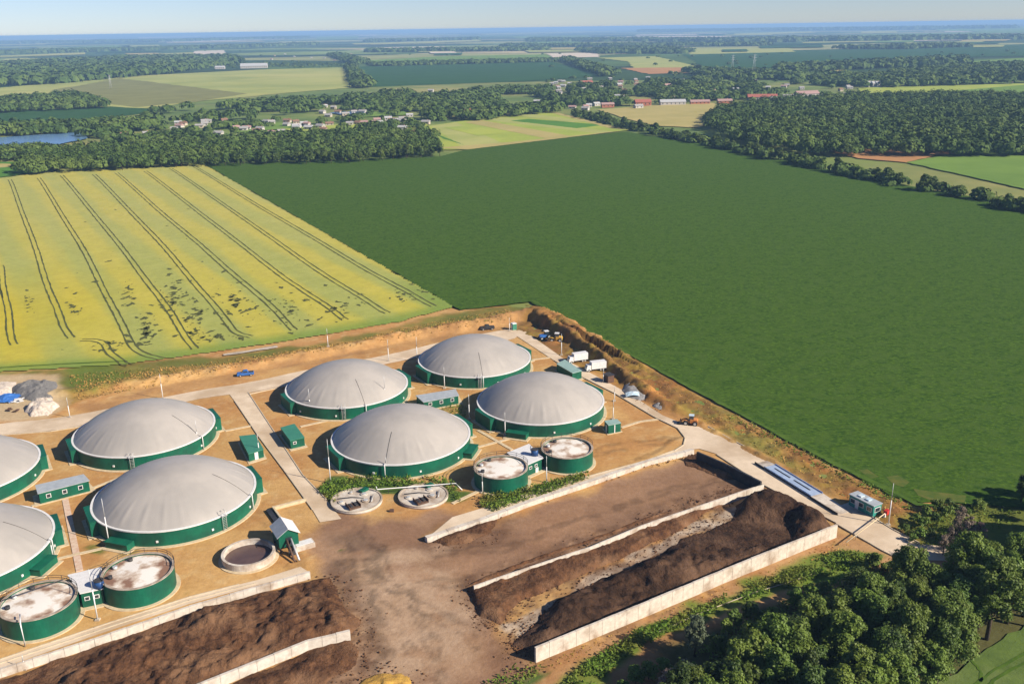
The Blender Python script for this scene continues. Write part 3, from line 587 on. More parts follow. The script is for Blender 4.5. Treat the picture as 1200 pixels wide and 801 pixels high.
# az (world) of low box, ladder, gas pipe
EX = {1: (None, -83, (566, 454)), 2: (None, -84, (425, 484)), 3: (-111, None, None), 4: (-15, None, (453.5, 558)), 5: (None, -80, (233, 526)), 6: (-109, -38, (291, 597)), 7: (None, None, None), 8: (-10, -55, (62, 651))}
gdome = dome_mesh()
proto = {}
def part(key, fn, name, m, root, rot=0.):
    if key not in proto:
        proto[key] = fn().build(name, m, root); o = proto[key]
    else:
        o = proto[key].copy(); COL.objects.link(o); o.parent = root
    o.rotation_euler = (0, 0, rot); return o
def side_box_b():
    g = MB(); g.prism([(16.6, -4.2), (18.35, -4.0), (18.35, 4.0), (16.6, 4.2)], .02, 3.5); return g
for i, (x, y) in TK.items():
    t = thing('gas_digester', TL[i], 'digester tank', (x, y, 0), 0, 'domed gas digesters of the plant')
    part('wall', lambda: MB().ring((0, 0, 0), 16.7, 17.32, .02, 3.45, 128), 'wall', 'green', t)
    dm = part('dome', lambda: gdome, 'gas_dome', 'dome', t, R(37*i))
    part('rim', lambda: MB().ring((0, 0, 0), 16.95, 17.42, 3.36, 3.62, 128), 'rim', 'white', t)
    part('base', lambda: MB().ring((0, 0, 0), 17.2, 18.15, -.1, .18, 128), 'base_slab', 'cream', t)
    for s_ in (0, math.pi):
        part('sb', side_box_b, 'side_housing', 'green', t, SA+s_)
        part('sbt', lambda: MB().prism([(16.7, -4.25), (18.42, -4.05), (18.42, 4.05), (16.7, 4.25)], 3.505, 3.58), 'housing_roof', 'green', t, SA+s_)
        part('sbp', lambda: MB().prism([(17.2, -5.0), (19.1, -4.8), (19.1, 4.8), (17.2, 5.0)], -.1, .15), 'housing_slab', 'cream', t, SA+s_)
    low, lad, pipe = EX[i]
    if low is not None:
        part('lb', lambda: MB().prism([(16.9, -2.7), (19.3, -2.7), (19.3, 2.7), (16.9, 2.7)], .05, 1.55), 'pump_housing', 'green', t, R(low))
        part('lbt', lambda: MB().prism([(17.3, -2.85), (19.5, -2.85), (19.5, 2.85), (17.3, 2.85)], 1.56, 1.66), 'pump_housing_roof', 'green', t, R(low))
        part('lbp', lambda: MB().prism([(17.2, -3.5), (20.1, -3.3), (20.1, 3.3), (17.2, 3.5)], -.1, .16), 'housing_slab', 'cream', t, R(low))
    if lad is not None:
        def ladder():
            g = MB()
            for s_ in (-.45, .45): g.tube([(17.7, s_, 0), (17.7, s_, 4.5), (16.9, s_, 4.6)], .06, 5)
            for k in range(11): g.tube([(17.7, -.45, .3+k*.38), (17.7, .45, .3+k*.38)], .035, 4)
            g.box((17.5, 0, 3.5), (1.1, 1.3, .08)); return g
        part('lad', ladder, 'ladder', 'pole', t, R(lad))
    if pipe:
        bx, by = at(*pipe); a = math.atan2(by-y, bx-x)
        def gp():
            g = MB(); Rr, h = 17.05, 6.7; rho = (Rr*Rr+h*h)/(2*h); pts = []
            for k in range(9):
                r = 9.2+(16.9-9.2)*k/8; pts.append((r, 0, 3.46+h-rho+math.sqrt(rho*rho-r*r)))
            g.tube(pts, .045, 5); return g
        part('gp', gp, 'dome_cable', 'dark', t, a)
        part('gd', lambda: MB().tube([(17.1, 0, 3.9), (17.7, 0, 3.8), (17.75, 0, .1)], .11, 8), 'gas_pipe', 'white', t, a)
    for k in range(4):                                          # small vents on the wall
        part('vb', lambda: MB().box((17.4, 0, 1.1), (.22, .42, .42)), 'valve_box', 'white', t, R(-150+k*37+i*11))

# ---- small round tanks
def stain_mat(seed, heavy):
    m = bpy.data.materials.new('stained_roof'); m.use_nodes = True; t = m.node_tree; n = t.nodes; L = t.links; p = n['Principled BSDF']; p.inputs['Roughness'].default_value = .7
    tc = n.new('ShaderNodeTexCoord'); mp = n.new('ShaderNodeMapping'); mp.inputs['Location'].default_value = (seed*13, seed*7, 0); L.new(tc.outputs['Object'], mp.inputs[0])
    nz = n.new('ShaderNodeTexNoise'); nz.inputs['Scale'].default_value = .33; nz.inputs['Detail'].default_value = 7; L.new(mp.outputs[0], nz.inputs['Vector'])
    ln = n.new('ShaderNodeVectorMath'); ln.operation = 'LENGTH'; L.new(tc.outputs['Object'], ln.inputs[0])
    mr = n.new('ShaderNodeMapRange'); mr.inputs[1].default_value = 2.5; mr.inputs[2].default_value = 6.3; mr.inputs[3].default_value = -.16; mr.inputs[4].default_value = .08; L.new(ln.outputs['Value'], mr.inputs[0])
    ad = n.new('ShaderNodeMath'); ad.operation = 'ADD'; L.new(nz.outputs[0], ad.inputs[0]); L.new(mr.outputs[0], ad.inputs[1])
    r = n.new('ShaderNodeValToRGB'); e = r.color_ramp.elements; k = .60-heavy
    e[0].position = k-.06; e[0].color = (.70, .66, .60, 1); e[1].position = k+.13; e[1].color = (.22, .12, .075, 1)
    x = e.new(k+.02); x.color = (.52, .42, .33, 1)
    L.new(ad.outputs[0], r.inputs[0]); L.new(r.outputs[0], p.inputs['Base Color']); return m
def small_tank(px, py, Rr, h, seed, heavy, label):
    x, y = at(px, py, h); t = thing('round_tank', label, 'storage tank', (x, y, 0), SA, 'rust-stained green round tanks in two pairs')
    MB().ring((0, 0, 0), Rr-.4, Rr, .02, h, 72).build('wall', 'green', t)
    g = MB(); n = 72; g.add([(r*math.cos(2*math.pi*i/n), r*math.sin(2*math.pi*i/n), h-.25+.25*(1-r/Rr)) for r in (Rr-.42, Rr*.66, Rr*.33) for i in range(n)]+[(0, 0, h)],
        [(k*n+i, k*n+(i+1) % n, (k+1)*n+(i+1) % n, (k+1)*n+i) for k in range(2) for i in range(n)]+[(2*n+i, 2*n+(i+1) % n, 3*n) for i in range(n)], True)
    g.build('roof', stain_mat(seed, heavy), t)
    MB().ring((0, 0, 0), Rr-.42, Rr+.06, h+.001, h+.14, 72).build('rim', mat('rim', (.42, .36, .30), (.26, .2, .15), .8), t)
    MB().ring((0, 0, 0), Rr-.1, Rr+.75, -.1, .16, 72).build('base_slab', 'cream', t)
    g = MB(); a0, a1 = R(-20), R(200)
    for zz_ in (.55, 1.05): g.tube([((Rr+.1)*math.cos(a0+(a1-a0)*k/30), (Rr+.1)*math.sin(a0+(a1-a0)*k/30), h+zz_) for k in range(31)], .05, 5)
    for k in range(0, 31, 3):
        a = a0+(a1-a0)*k/30; g.tube([((Rr+.1)*math.cos(a), (Rr+.1)*math.sin(a), h-.1), ((Rr+.1)*math.cos(a), (Rr+.1)*math.sin(a), h+1.05)], .05, 5)
    g.build('railing', 'dark', t)
    for k in range(3):
        a = R(95+k*40); MB().cyl(((Rr-1.6)*math.cos(a), (Rr-1.6)*math.sin(a), h-.2), .45, .55, 12).build('hatch', 'pole' if k % 2 else 'dark', t)
    g = MB()
    for k in range(12): g.box((Rr+.03, 0, .2), (.01, .01, .01))
    return t
small_tank(587, 547, 6.25, 3.9, 1, .02, 'pale topped round green tank left of the white pump house, centre right')
small_tank(664.5, 524.5, 6.25, 3.9, 2.3, .07, 'round green tank with brown ring stain, right of the central pump house')
t3 = small_tank(161.5, 668.5, 6.5, 4., 3.1, .085, 'round green tank with two rust patches, right of the left pump house')
t4 = small_tank(44.5, 703, 6.5, 4., 4.4, .06, 'nearest round green tank with brown stains at the lower left photo edge')
MB().tube([(-3.2, -4.2, 4.7), (-3.4, -7.3, 4.7), (-3.4, -7.2, .1)], .12, 8).build('overflow_pipe', 'white', t4)
g = MB(); g.tube([(-5.5, 2, 4.9), (5.5, 3.5, 4.9)], .07, 6); g.build('roof_pipe', 'dark', t4)

def quad_house(name, label, cat, px, z, wallm, roofm, over=.25, group=None, zroof=None, windows=(), door=None):
    Q = [at(p[0], p[1], z) for p in px]; c = (sum(q[0] for q in Q)/4, sum(q[1] for q in Q)/4)
    L = [(q[0]-c[0], q[1]-c[1]) for q in Q]
    t = thing(name, label, cat, (c[0], c[1], 0), 0, group)
    sh = [(q[0]*(1-over/3), q[1]*(1-over/3)) for q in L]
    MB().prism(sh, 0, z-.16).build('wall', wallm, t); MB().prism(L, z-.155, z).build('roof', roofm, t)
    MB().prism([(q[0]*1.18, q[1]*1.18) for q in L], -.1, .13).build('base_slab', 'cream', t)
    for (e, k, hz, w_, hh_, mm) in windows:                      # edge index, position along it, sill height
        a, b = Vector(sh[e]), Vector(sh[(e+1) % 4]); q = a.lerp(b, k); d = b-a; r = math.atan2(d.y, d.x)
        nrm = Vector((d.y, -d.x)).normalized()
        if nrm.dot(q) < 0: nrm = -nrm
        q1 = q+nrm*.03; f = MB().box((q1.x, q1.y, hz), (w_, .08, hh_), r).build('window' if mm != 'door' else 'door', 'white', t)
        if mm != 'door':
            q2 = q+nrm*.06; MB().box((q2.x, q2.y, hz+.12), (w_-.25, .08, hh_-.24), r).build('pane', 'glass', f)
    return t
pump = quad_house('pump_house', 'white roofed pump house squeezed between the two central round tanks', 'pump house', [(594, 530), (620, 519.5), (637, 536), (614, 546)], 3.3, 'green', 'white', windows=((2, .35, 1.6, .9, .7, 'w'), (2, .65, 1.6, .9, .7, 'w'), (2, .3, .1, .9, 1.2, 'door')))
pump2 = quad_house('pump_house', 'white roofed pump house squeezed between the two left round tanks', 'pump house', [(79, 673), (119, 663.5), (121, 689), (93.5, 695)], 3.4, 'green', 'white', windows=((2, .3, 1.5, .9, .8, 'w'), (2, .75, 1.5, .9, .8, 'w')))
for px, py, lb in ((626.5, 529, 'small dark blue vessel on the central pump house roof by the stained tank'), (116, 683, 'small dark blue vessel on the left pump house roof by the rusty tank')):
    x, y = at(px, py, 4.2); t = thing('blue_vessel', lb, 'vessel', (x, y, 3.3), 0)
    MB().cyl((0, 0, .02), .85, 1.5, 20).build('shell', mat('navy_paint', (.02, .07, .20), (.02, .05, .15), 1, .4), t); MB().cyl((0, 0, 1.52), .9, .12, 20).build('lid', 'dark', t)
for pts, lb in (([(99, 672), (119, 690)], ''),): pass

# ---- huts
HG = 'green site huts of the plant'
quad_house('site_hut', 'green roofed hut left of the middle road', 'hut', [(280, 510.5), (299, 508.5), (309, 526), (291, 531.5)], 2.3, 'green', 'green2', .1, HG, windows=((2, .5, .1, .9, 1.9, 'door'),))
quad_house('site_hut', 'green roofed hut right of the middle road, casting shadow onto it', 'hut', [(328.5, 500.5), (345, 496), (357, 512), (340, 516)], 2.5, 'green', 'green2', .1, HG, windows=((2, .7, 1.2, .9, .7, 'w'),))
quad_house('site_hut', 'long green hut with grey roof and three white windows, left side', 'hut', [(41, 568), (98, 555), (105, 562.5), (44, 578)], 2.8, 'green', 'greyroof', .12, HG, windows=((2, .18, 1.1, 1., 1., 'w'), (2, .5, 1.1, 1., 1., 'w'), (2, .82, 1.1, 1., 1., 'w')))
quad_house('site_hut', 'green hut with grey roof between two rear digesters by the lawn', 'hut', [(487, 463), (534, 455.5), (538, 463), (496, 471)], 2.6, 'green', 'greyroof', .12, HG, windows=((2, .18, 1.1, 1., 1., 'w'), (2, .5, 1.1, 1., 1., 'w'), (2, .82, 1.1, 1., 1., 'w')))
quad_house('site_hut', 'long pale roofed green container beside the east road, end wall towards the camera', 'hut', [(652, 426), (662, 421), (682, 434), (671, 437)], 2.6, 'green', 'greenroof', .08, HG)
quad_house('site_hut', 'small square green hut with pale roof on the sandy eastern patch', 'hut', [(708, 492.5), (723, 490.5), (728, 495), (713, 498)], 2.6, 'green', 'greenroof', .12, HG, windows=((3, .5, .1, .9, 1.9, 'door'), (2, .5, .1, .25, 2.2, 'door')))
# ---- gatehouse, barrier
gx, gy = at(1013, 597); ga = R(-60)
t = thing('gatehouse', 'teal gatehouse cabin with pale roof beside the weighbridge exit', 'cabin', (gx, gy, 0), ga)
MB().box((0, 0, .1), (6.4, 2.5, 2.5)).build('wall', mat('teal_cladding', (.03, .20, .17), (.04, .24, .2), 1, .4), t); MB().box((0, 0, 2.62), (6.7, 2.8, .15)).build('roof', 'greyroof', t)
for k in (-1.2, .8):
    MB().box((k, 0, 2.78), (.9, 1.2, .25)).build('roof_unit', 'plastic', t)
for k in (-2.2, 0, 2.1):
    f = MB().box((k, -1.27, 1.0), (1.3, .08, 1.1)).build('window', 'white', t); MB().box((k, -1.33, 1.12), (1.05, .06, .86)).build('pane', 'glass', f)
f = MB().box((3.22, 0, 1.0), (.08, 1.7, 1.1)).build('window', 'white', t); MB().box((3.28, 0, 1.12), (.06, 1.4, .86)).build('pane', 'glass', f)
MB().box((-1.1, -1.27, .15), (.85, .09, 2.0)).build('door', 'white', t)
MB().box((.3, -.9, 0), (8.6, 4.6, .1)).build('base_slab', 'concrete', t)
bx, by = at(1036, 607); ex, ey = at(991, 641)
ba = math.atan2(ey-by, ex-bx); bl = math.hypot(ex-bx, ey-by)
t = thing('barrier', 'long boom barrier with red counterweight across the plant entrance road', 'barrier', (bx, by, 0), ba)
MB().box((0, 0, 0), (.5, .5, 1.1)).build('post', 'white', t)
MB().box((-.9, 0, .75), (1.5, .9, .9), 0, .85).build('counterweight', 'red', t)
MB().tube([(-1.5, 0, 1.15), (bl, 0, 1.15)], .11, 8).build('boom', 'cream', t)
MB().tube([(bl*.75, 0, 0), (bl*.75, 0, 1.1)], .06, 6).build('rest_post', 'pole', t)
# ---- weighbridge
wx0, wy0 = at(902, 548); wx1, wy1 = at(957, 582); wa = math.atan2(wy1-wy0, wx1-wx0); wl = math.hypot(wx1-wx0, wy1-wy0)
t = thing('weighbridge', 'blue-grey truck weighbridge with pale ramps beside the exit road', 'weighbridge', ((wx0+wx1)/2, (wy0+wy1)/2, .12), wa)
MB().box((0, 0, .25), (wl, 3.1, .2)).build('deck', mat('blue_grey_steel', (.34, .42, .56), (.26, .33, .46), .8, .5), t)
MB().box((0, 0, 0), (wl-.4, 3.3, .24)).build('frame', 'dark', t)
for s_ in (-1, 1): MB().box((0, s_*1.62, .46), (wl, .14, .22)).build('guide_rail', mat('blue_rail', (.10, .20, .45), (.3, .38, .5), .6, .5), t)
for s_ in (-1, 1): MB().box((s_*wl*.21-.4, .15, .455), (wl*.34, .42, .03)).build('slot', 'black', t)
for s_, l_ in ((-1, 3.2), (1, 8.5)):
    a, b = s_*(wl/2+.02), s_*(wl/2+l_); g = MB(); g.add([(a, -1.7, 0), (a, 1.7, 0), (b, 1.7, 0), (b, -1.7, 0), (a, -1.7, .46), (a, 1.7, .46), (b, 1.7, .06), (b, -1.7, .06)], [(0, 1, 2, 3), (4, 5, 6, 7), (0, 1, 5, 4), (2, 3, 7, 6), (1, 2, 6, 5), (0, 3, 7, 4)]); g.build('ramp', 'whitewall', t)
    MB().prism([(a, -1.95), (b, -1.95), (b, -1.75), (a, -1.75)], 0, .5).build('ramp_kerb', 'dark', t)

# ---- open sludge basin
px_, py_ = at(291, 647, 1.3); t = thing('sludge_basin', 'open round concrete basin of brown sludge beside the gabled hut', 'basin', (px_, py_, 0))
MB().ring((0, 0, 0), 4.75, 5.25, 0, 1.5, 64).build('wall', 'whitewall', t); MB().cyl((0, 0, 0), 4.74, .35, 48).build('sludge', 'sludge', t); MB().ring((0, 0, 0), 5.0, 5.9, -.1, .14, 64).build('base_slab', 'cream', t)
# ---- gabled separator house with screw conveyors
fx, fy = at(337.2, 619, 5.2); bx, by = at(328.7, 605.8, 5.2); va = math.atan2(fy-by, fx-bx); ln_ = math.hypot(fx-bx, fy-by)
t = thing('separator_house', 'raised green hut with silver gable roof and conveyor beside sludge basin', 'hut', ((fx+bx)/2, (fy+by)/2, 0), va)
w2 = 2.0; hl = ln_/2-.1
g = MB(); g.add([(-hl, -w2, 1.2), (-hl, w2, 1.2), (-hl, w2, 3.8), (-hl, 0, 5.0), (-hl, -w2, 3.8), (hl, -w2, 1.2), (hl, w2, 1.2), (hl, w2, 3.8), (hl, 0, 5.0), (hl, -w2, 3.8)], [(0, 1, 2, 3, 4), (5, 9, 8, 7, 6), (0, 4, 9, 5), (1, 6, 7, 2), (0, 5, 6, 1)]); g.build('wall', 'green', t)
for s_ in (-1, 1):
    g = MB(); e = hl+.35; g.add([(-e, 0, 5.25), (e, 0, 5.25), (e, s_*2.4, 3.72), (-e, s_*2.4, 3.72), (-e, 0, 5.12), (e, 0, 5.12), (e, s_*2.4, 3.6), (-e, s_*2.4, 3.6)], [(0, 1, 2, 3), (4, 5, 6, 7), (0, 1, 5, 4), (2, 3, 7, 6), (1, 2, 6, 5), (0, 3, 7, 4)]); g.build('roof', 'greyroof' if s_ < 0 else 'white', t)  # same roof both sides: left slope greyer for shade, right slope whiter for sun
MB().box((hl+.03, 0, 1.3), (.08, 1.3, 1.9)).build('opening_shade', 'black', t)  # solid black plate stands in for the dark interior of the doorway
for sx_ in (-1, 1):
    for sy_ in (-1, 1): MB().box((sx_*(hl-.2), sy_*(w2-.2), 0), (.3, .3, 1.25)).build('leg', 'dark', t)
for k in (-.45, .45): MB().tube([(hl-.5, k, 2.9), (hl+5.2, k, .5)], .22, 8).build('conveyor', 'pole' if k > 0 else 'rust', t)
MB().box((hl+1.8, 0, 0), (.2, 1.4, 1.6)).build('conveyor_stand', 'dark', t)
x, y = at(356.5, 641); t = thing('concrete_bin', 'white concrete bay block right of the separator conveyor', 'concrete bay', (x, y, 0), SA)
MB().box((0, 0, 0), (4.0, 2.2, 1.1)).build('wall', 'whitewall', t); MB().box((0, 0, 1.101), (3.5, 1.7, .06)).build('lid', 'white', t)
t = thing('trench', 'cream edged concrete trench behind the silver roofed hut', 'trench', (*at(320, 597), 0))
o0 = Vector(at(320, 597)); d1 = Vector(at(358.5, 587))-o0; d2 = Vector(at(331, 612))-o0
MB().box((d1.x/2, d1.y/2, 0), (d1.length, .7, .7), math.atan2(d1.y, d1.x)).build('wall', 'cream', t); MB().box((d2.x/2, d2.y/2, 0), (d2.length, .4, .9), math.atan2(d2.y, d2.x)).build('side_wall', 'cream', t)
n_ = Vector((d2.y, -d2.x)).normalized()*-1; n_ = -d1.normalized(); MB().box((d2.x/2+n_.x*.95, d2.y/2+n_.y*.95, 0), (d2.length, 1.3, .5), math.atan2(d2.y, d2.x)).build('trench_shade', 'black', t)  # black block stands in for the shade inside the trench

# ---- flat round pits with hatches
def flat_pit(px, py, Rr, lb):
    x, y = at(px, py, .7); t = thing('covered_pit', lb, 'pit', (x, y, 0), SA, 'flat covered round pits')
    MB().cyl((0, 0, 0), Rr, .65, 64).build('wall', 'whitewall', t); MB().ring((0, 0, 0), Rr-.35, Rr+.05, .66, .78, 64).build('rim', 'concrete', t)
    MB().box((-1.9, -2.6, .66), (2.7, 2.6, .35)).build('hatch', 'rust', t)
    for k in (-.6, .6): MB().box((-1.9+k, -2.6, 1.02), (.6, 1.6, .25)).build('hatch_cover', 'dark', t)
    for s_ in (-1.3, 1.3): MB().box((-1.9+s_, -2.6, 1.02), (.12, 2.6, .5)).build('hatch_rail', 'rust', t)
    for cx, cy, rr in ((2.4, 1.4, .8), (1.5, -1.6, .9), (-3.4, .6, .7), (.2, 3.6, .5)):
        f = MB().cyl((cx, cy, .66), rr, .22, 20).build('manhole', 'whitewall', t); MB().cyl((cx, cy, .885), rr*.6, .12, 16).build('lid', 'pole', f)
    MB().box((3.0, 3.0, .66), (2.2, 1.1, .55), .4).build('valve_box', 'green', t)
    MB().tube([(-3.6, 2.4, .9), (-.5, 1.2, .95), (1.5, -.5, .9)], .09, 6).build('hose', 'dark', t)
    MB().tube([(3.8, -.5, 1), (2.2, -3.2, 1)], .12, 6).build('pipe', 'pole', t)
    return t
flat_pit(418, 585, 5.7, 'flat round concrete pit cover, left one below the central digester')
flat_pit(496, 579.5, 5.6, 'flat round concrete pit cover, right one below the central digester')
p0, p1 = at(441, 573, 1.2), at(534, 566, 1.2); t = thing('pipe_line', 'thin white pipe running between the two covered pits', 'pipe', (p0[0], p0[1], 0))
MB().tube([(0, 0, 1.9), (.2, -.1, 1.2), (p1[0]-p0[0], p1[1]-p0[1], 1.2), (p1[0]-p0[0]+1.5, p1[1]-p0[1]-1.2, .1)], .13, 8).build('pipe', 'white', t)
for k in (.15, .5, .85): MB().tube([((p1[0]-p0[0])*k, (p1[1]-p0[1])*k, 0), ((p1[0]-p0[0])*k, (p1[1]-p0[1])*k, 1.1)], .07, 5).build('support', 'dark', t)
x, y = at(459, 599); rx = MB().box((0, 0, 0), (1., .7, .5)).build('rust_box', 'rust'); rx.location = (x, y, 0); tag(rx, 'small brown box on the yard edge between the pits', 'box')
rx.data.vertices[4].co.x += .1

# ---- concrete retaining walls: (top line in px, height, thickness)
def wall(lb, pts, h, th, m='whitewall', panel=2.4, grp='concrete walls of the manure bays'):
    P = [Vector(at(p[0], p[1], h)) for p in pts]; o = P[0]
    t = thing('concrete_wall', lb, 'concrete wall', (o.x, o.y, 0), 0, grp)
    g = MB(); c = MB(); j = MB()
    for i in range(len(P)-1):
        a, b = P[i]-o, P[i+1]-o; d = b-a; L = d.length; r = math.atan2(d.y, d.x); n = max(1, int(L/panel)); u = d/n
        for k in range(n):
            q = a+u*(k+.5); hh = h+random.uniform(-.03, .05); g.box((q.x, q.y, -.2), (u.length-.05, th+random.uniform(0, .05), hh+.2), r)
        m_ = (a+b)/2
        j.box((m_.x, m_.y, -.2), (L-.1, th*.6, h-.02), r)
    g.build('panel', m, t); j.build('joint', 'concrete', t)
    return t
wall('long high white wall facing the camera along the lower right bay', [(627, 758), (720, 720), (800, 687), (880, 654), (981, 614)], 2.9, .4)
wall('thin wall between the upper reddish bay and the middle heap', [(555, 686), (620, 664), (690, 641), (750, 616), (820, 592), (895, 567)], 1.75, .3)
wall('broken whitish wall along the service road above the reddish bay', [(499, 629), (560, 609), (625, 585), (700, 560), (760, 539), (812, 526)], 1.1, 1.1)
wall('long low wall below the left service road, above the large brown heap', [(-80, 812), (0, 783), (110, 748), (221, 710), (300, 687), (363, 669)], 1.5, .5)
wall('low buried wall splitting the two lower left heaps', [(150, 833), (235, 800), (300, 774), (360, 750), (410, 738)], 1.9, .5)
wall('dark tarpaulin covered wall with its shade coloured in at the upper end of the reddish bay', [(817, 529), (850, 543), (892, 564)], 2.6, .5, 'black')  # black colour holds both the tarpaulin and the shade on this face

# ---- heaps
def heap(name, lb, cat, poly_px, h, fall, m, rough=1., res=.5, peaks=(), seed=0, group=None, z0=0, cliff=()):
    P = A(poly_px); c = (sum(p[0] for p in P)/len(P), sum(p[1] for p in P)/len(P))
    x0, x1 = min(p[0] for p in P)-1, max(p[0] for p in P)+1; y0, y1 = min(p[1] for p in P)-1, max(p[1] for p in P)+1
    xs = np.arange(x0, x1, res); ys = np.arange(y0, y1, res); X, Y = np.meshgrid(xs, ys); hh, w = X.shape
    wx = X+(fbm(X, Y, .25, 3, seed)-.5)*2.2*rough; wy = Y+(fbm(X, Y, .25, 3, seed+4)-.5)*2.2*rough
    d = sdf(wx, wy, P); n = fbm(X, Y, .16, 5, seed+9); n2 = np.abs(fbm(X, Y, .3, 4, seed+15)-.5)*2
    pr = np.clip(d/fall, 0, 1); pr = pr*(1.35-.35*pr)
    H = h*pr*(.80+1.5*(fbm(X, Y, .09, 3, seed+50)-.5)*rough+.9*(n-.5)*rough)-n2*rough*.9*pr+(fbm(X, Y, 1.1, 4, seed+20)-.5)*.75*rough*pr-np.abs(fbm(X+Y*.4, Y, .55, 3, seed+25)-.5)*1.5*rough*pr
    for (qx, qy, rr, ph) in peaks:
        a, b = at(qx, qy); dd = np.hypot(X-a, Y-b); H = H+ph*np.exp(-(dd/rr)**2)*np.clip(d/2, 0, 1)
    H = np.where(d > 0, np.maximum(H, .05+.25*fbm(X, Y, .7, 3, seed+30)*np.clip(d, 0, 1)), -.4+np.clip(d, -1, 0)*.3)
    ok = (d > -1.2).ravel(); i = np.arange((hh-1)*(w-1)); r_, c_ = i//(w-1), i % (w-1); a = r_*w+c_
    Q = np.stack([a, a+1, a+w+1, a+w], 1); Q = Q[ok[Q].all(1)]; used = np.unique(Q); mp = np.full(hh*w, -1); mp[used] = np.arange(len(used))
    Vv = np.stack([X.ravel()-c[0], Y.ravel()-c[1], H.ravel()], 1)[used]
    me = npmesh(name, Vv, mp[Q], M[m], True); o = bpy.data.objects.new(name, me); COL.objects.link(o); o.location = (c[0], c[1], z0); tag(o, lb, cat, group); return o
heap('manure_heap', 'large rough brown manure heap filling the lower left bay', 'heap', [(-80, 826), (0, 796), (110, 757), (221, 717), (340, 684), (385, 676), (402, 700), (420, 728), (405, 742), (330, 772), (235, 808), (150, 842), (60, 860), (-80, 890)], 2.0, 3., 'manure', 1.15, .45, seed=3)
heap('manure_heap', 'lower brown manure heap in front of the buried wall at the bottom edge', 'heap', [(235, 818), (300, 788), (370, 758), (412, 745), (424, 760), (418, 780), (380, 800), (340, 830), (250, 840)], 1.7, 4., 'manure', .9, .45, seed=7)
heap('manure_heap', 'brown manure bank leaning on the thin wall between the bays', 'heap', [(546, 690), (556, 687), (620, 665), (690, 642), (750, 617), (820, 593), (893, 568), (860, 586), (828, 600), (800, 621), (750, 644), (704, 665), (650, 688), (612, 703), (598, 716), (585, 734), (562, 722)], 1.75, 1.3, 'manure', .5, .4, seed=12)
heap('manure_heap', 'largest dark compost heap behind the long high white wall', 'heap', [(628, 772), (600, 757), (612, 742), (623, 730), (652, 704), (704, 677), (767, 651), (797, 631), (838, 618), (862, 606), (862, 592), (896, 572), (930, 590), (975, 618), (960, 634), (880, 666), (800, 699), (720, 732)], 2.0, 4., 'manure2', 1.0, .45, peaks=((890, 592, 5, 1.8), (868, 600, 4, 1.2), (925, 597, 5, 1.6), (948, 615, 5, 2.2), (940, 632, 4, 1.), (918, 622, 4., -2.4), (905, 634, 3.5, -1.4), (850, 628, 6, -1.2), (870, 618, 4, -.8), (660, 715, 5, .8), (740, 680, 5, .7)), seed=21)
heap('manure_heap', 'thin brown manure ridge just above the thin dividing wall', 'heap', [(540, 688), (600, 662), (700, 628), (760, 604), (800, 594), (750, 612), (690, 636), (620, 660), (556, 688)], 1.3, 1.6, 'manure', .5, .4, seed=31)
heap('soil_mound', 'small brown soil mound under the left end of the broken wall', 'heap', [(508, 634), (530, 622), (560, 612), (585, 608), (575, 625), (550, 636), (520, 640)], 1.5, 3., 'manure', .6, .4, seed=35)
heap('soil_mound', 'brown soil mound in the far corner of the reddish bay by the tarpaulin', 'heap', [(800, 536), (818, 530), (845, 545), (870, 560), (850, 562), (825, 552), (803, 545)], 1.6, 3., 'manure', .7, .4, seed=38)
heap('straw_heap', 'yellow straw heap at the bottom edge of the yard', 'heap', [(410, 812), (430, 793), (455, 786), (480, 792), (490, 806), (470, 830), (420, 830)], 1., 3., 'straw', .8, .35, seed=41)
heap('gravel_heap', 'grey gravel heap beside the east road', 'heap', [(728, 458), (735, 446), (752, 455), (765, 468), (750, 470), (735, 466)], 1.5, 2.5, 'gravel', .4, .3, seed=44)
heap('gravel_heap', 'small grey rubble heap beyond the gravel on the east road verge', 'heap', [(763, 475), (772, 466), (784, 472), (780, 480), (770, 480)], 1.2, 1.8, 'gravel', .8, .3, seed=46)
heap('spoil_heap', 'dark net covered rubble heap at the left edge behind the road', 'heap', [(12, 456), (35, 447), (66, 447), (70, 461), (62, 468), (36, 470), (16, 464)], 2.2, 3., 'netting', .6, .4, seed=48)
heap('rubble_heap', 'white broken rubble heap in front of the dark netted heap', 'heap', [(36, 473), (62, 466), (70, 476), (58, 486), (36, 488), (28, 482)], 1.6, 2., 'rubble', 1., .35, seed=50)
heap('rubble_heap', 'cream sand heap cut by the left photo edge', 'heap', [(-30, 460), (0, 449), (20, 447), (20, 456), (0, 470), (-30, 478)], 2., 3., 'rubble', .4, .4, seed=52)
t = thing('tarpaulin', 'blue and white crumpled tarpaulin between the two left heaps', 'tarpaulin', (*at(10, 468), 0))
g = MB(); n = 14; vs = []
for i in range(n):
    for j in range(n): vs.append(((i-n/2)*.5, (j-n/2)*.45, .25+1.3*math.exp(-((i-6)**2+(j-8)**2)/22)+random.uniform(0, .3)))
g.add(vs, [(i*n+j, (i+1)*n+j, (i+1)*n+j+1, i*n+j+1) for i in range(n-1) for j in range(n-1)]); ob = g.build('sheet', 'blue', t)
so_ = ob.modifiers.new('s', 'SOLIDIFY'); so_.thickness = .04
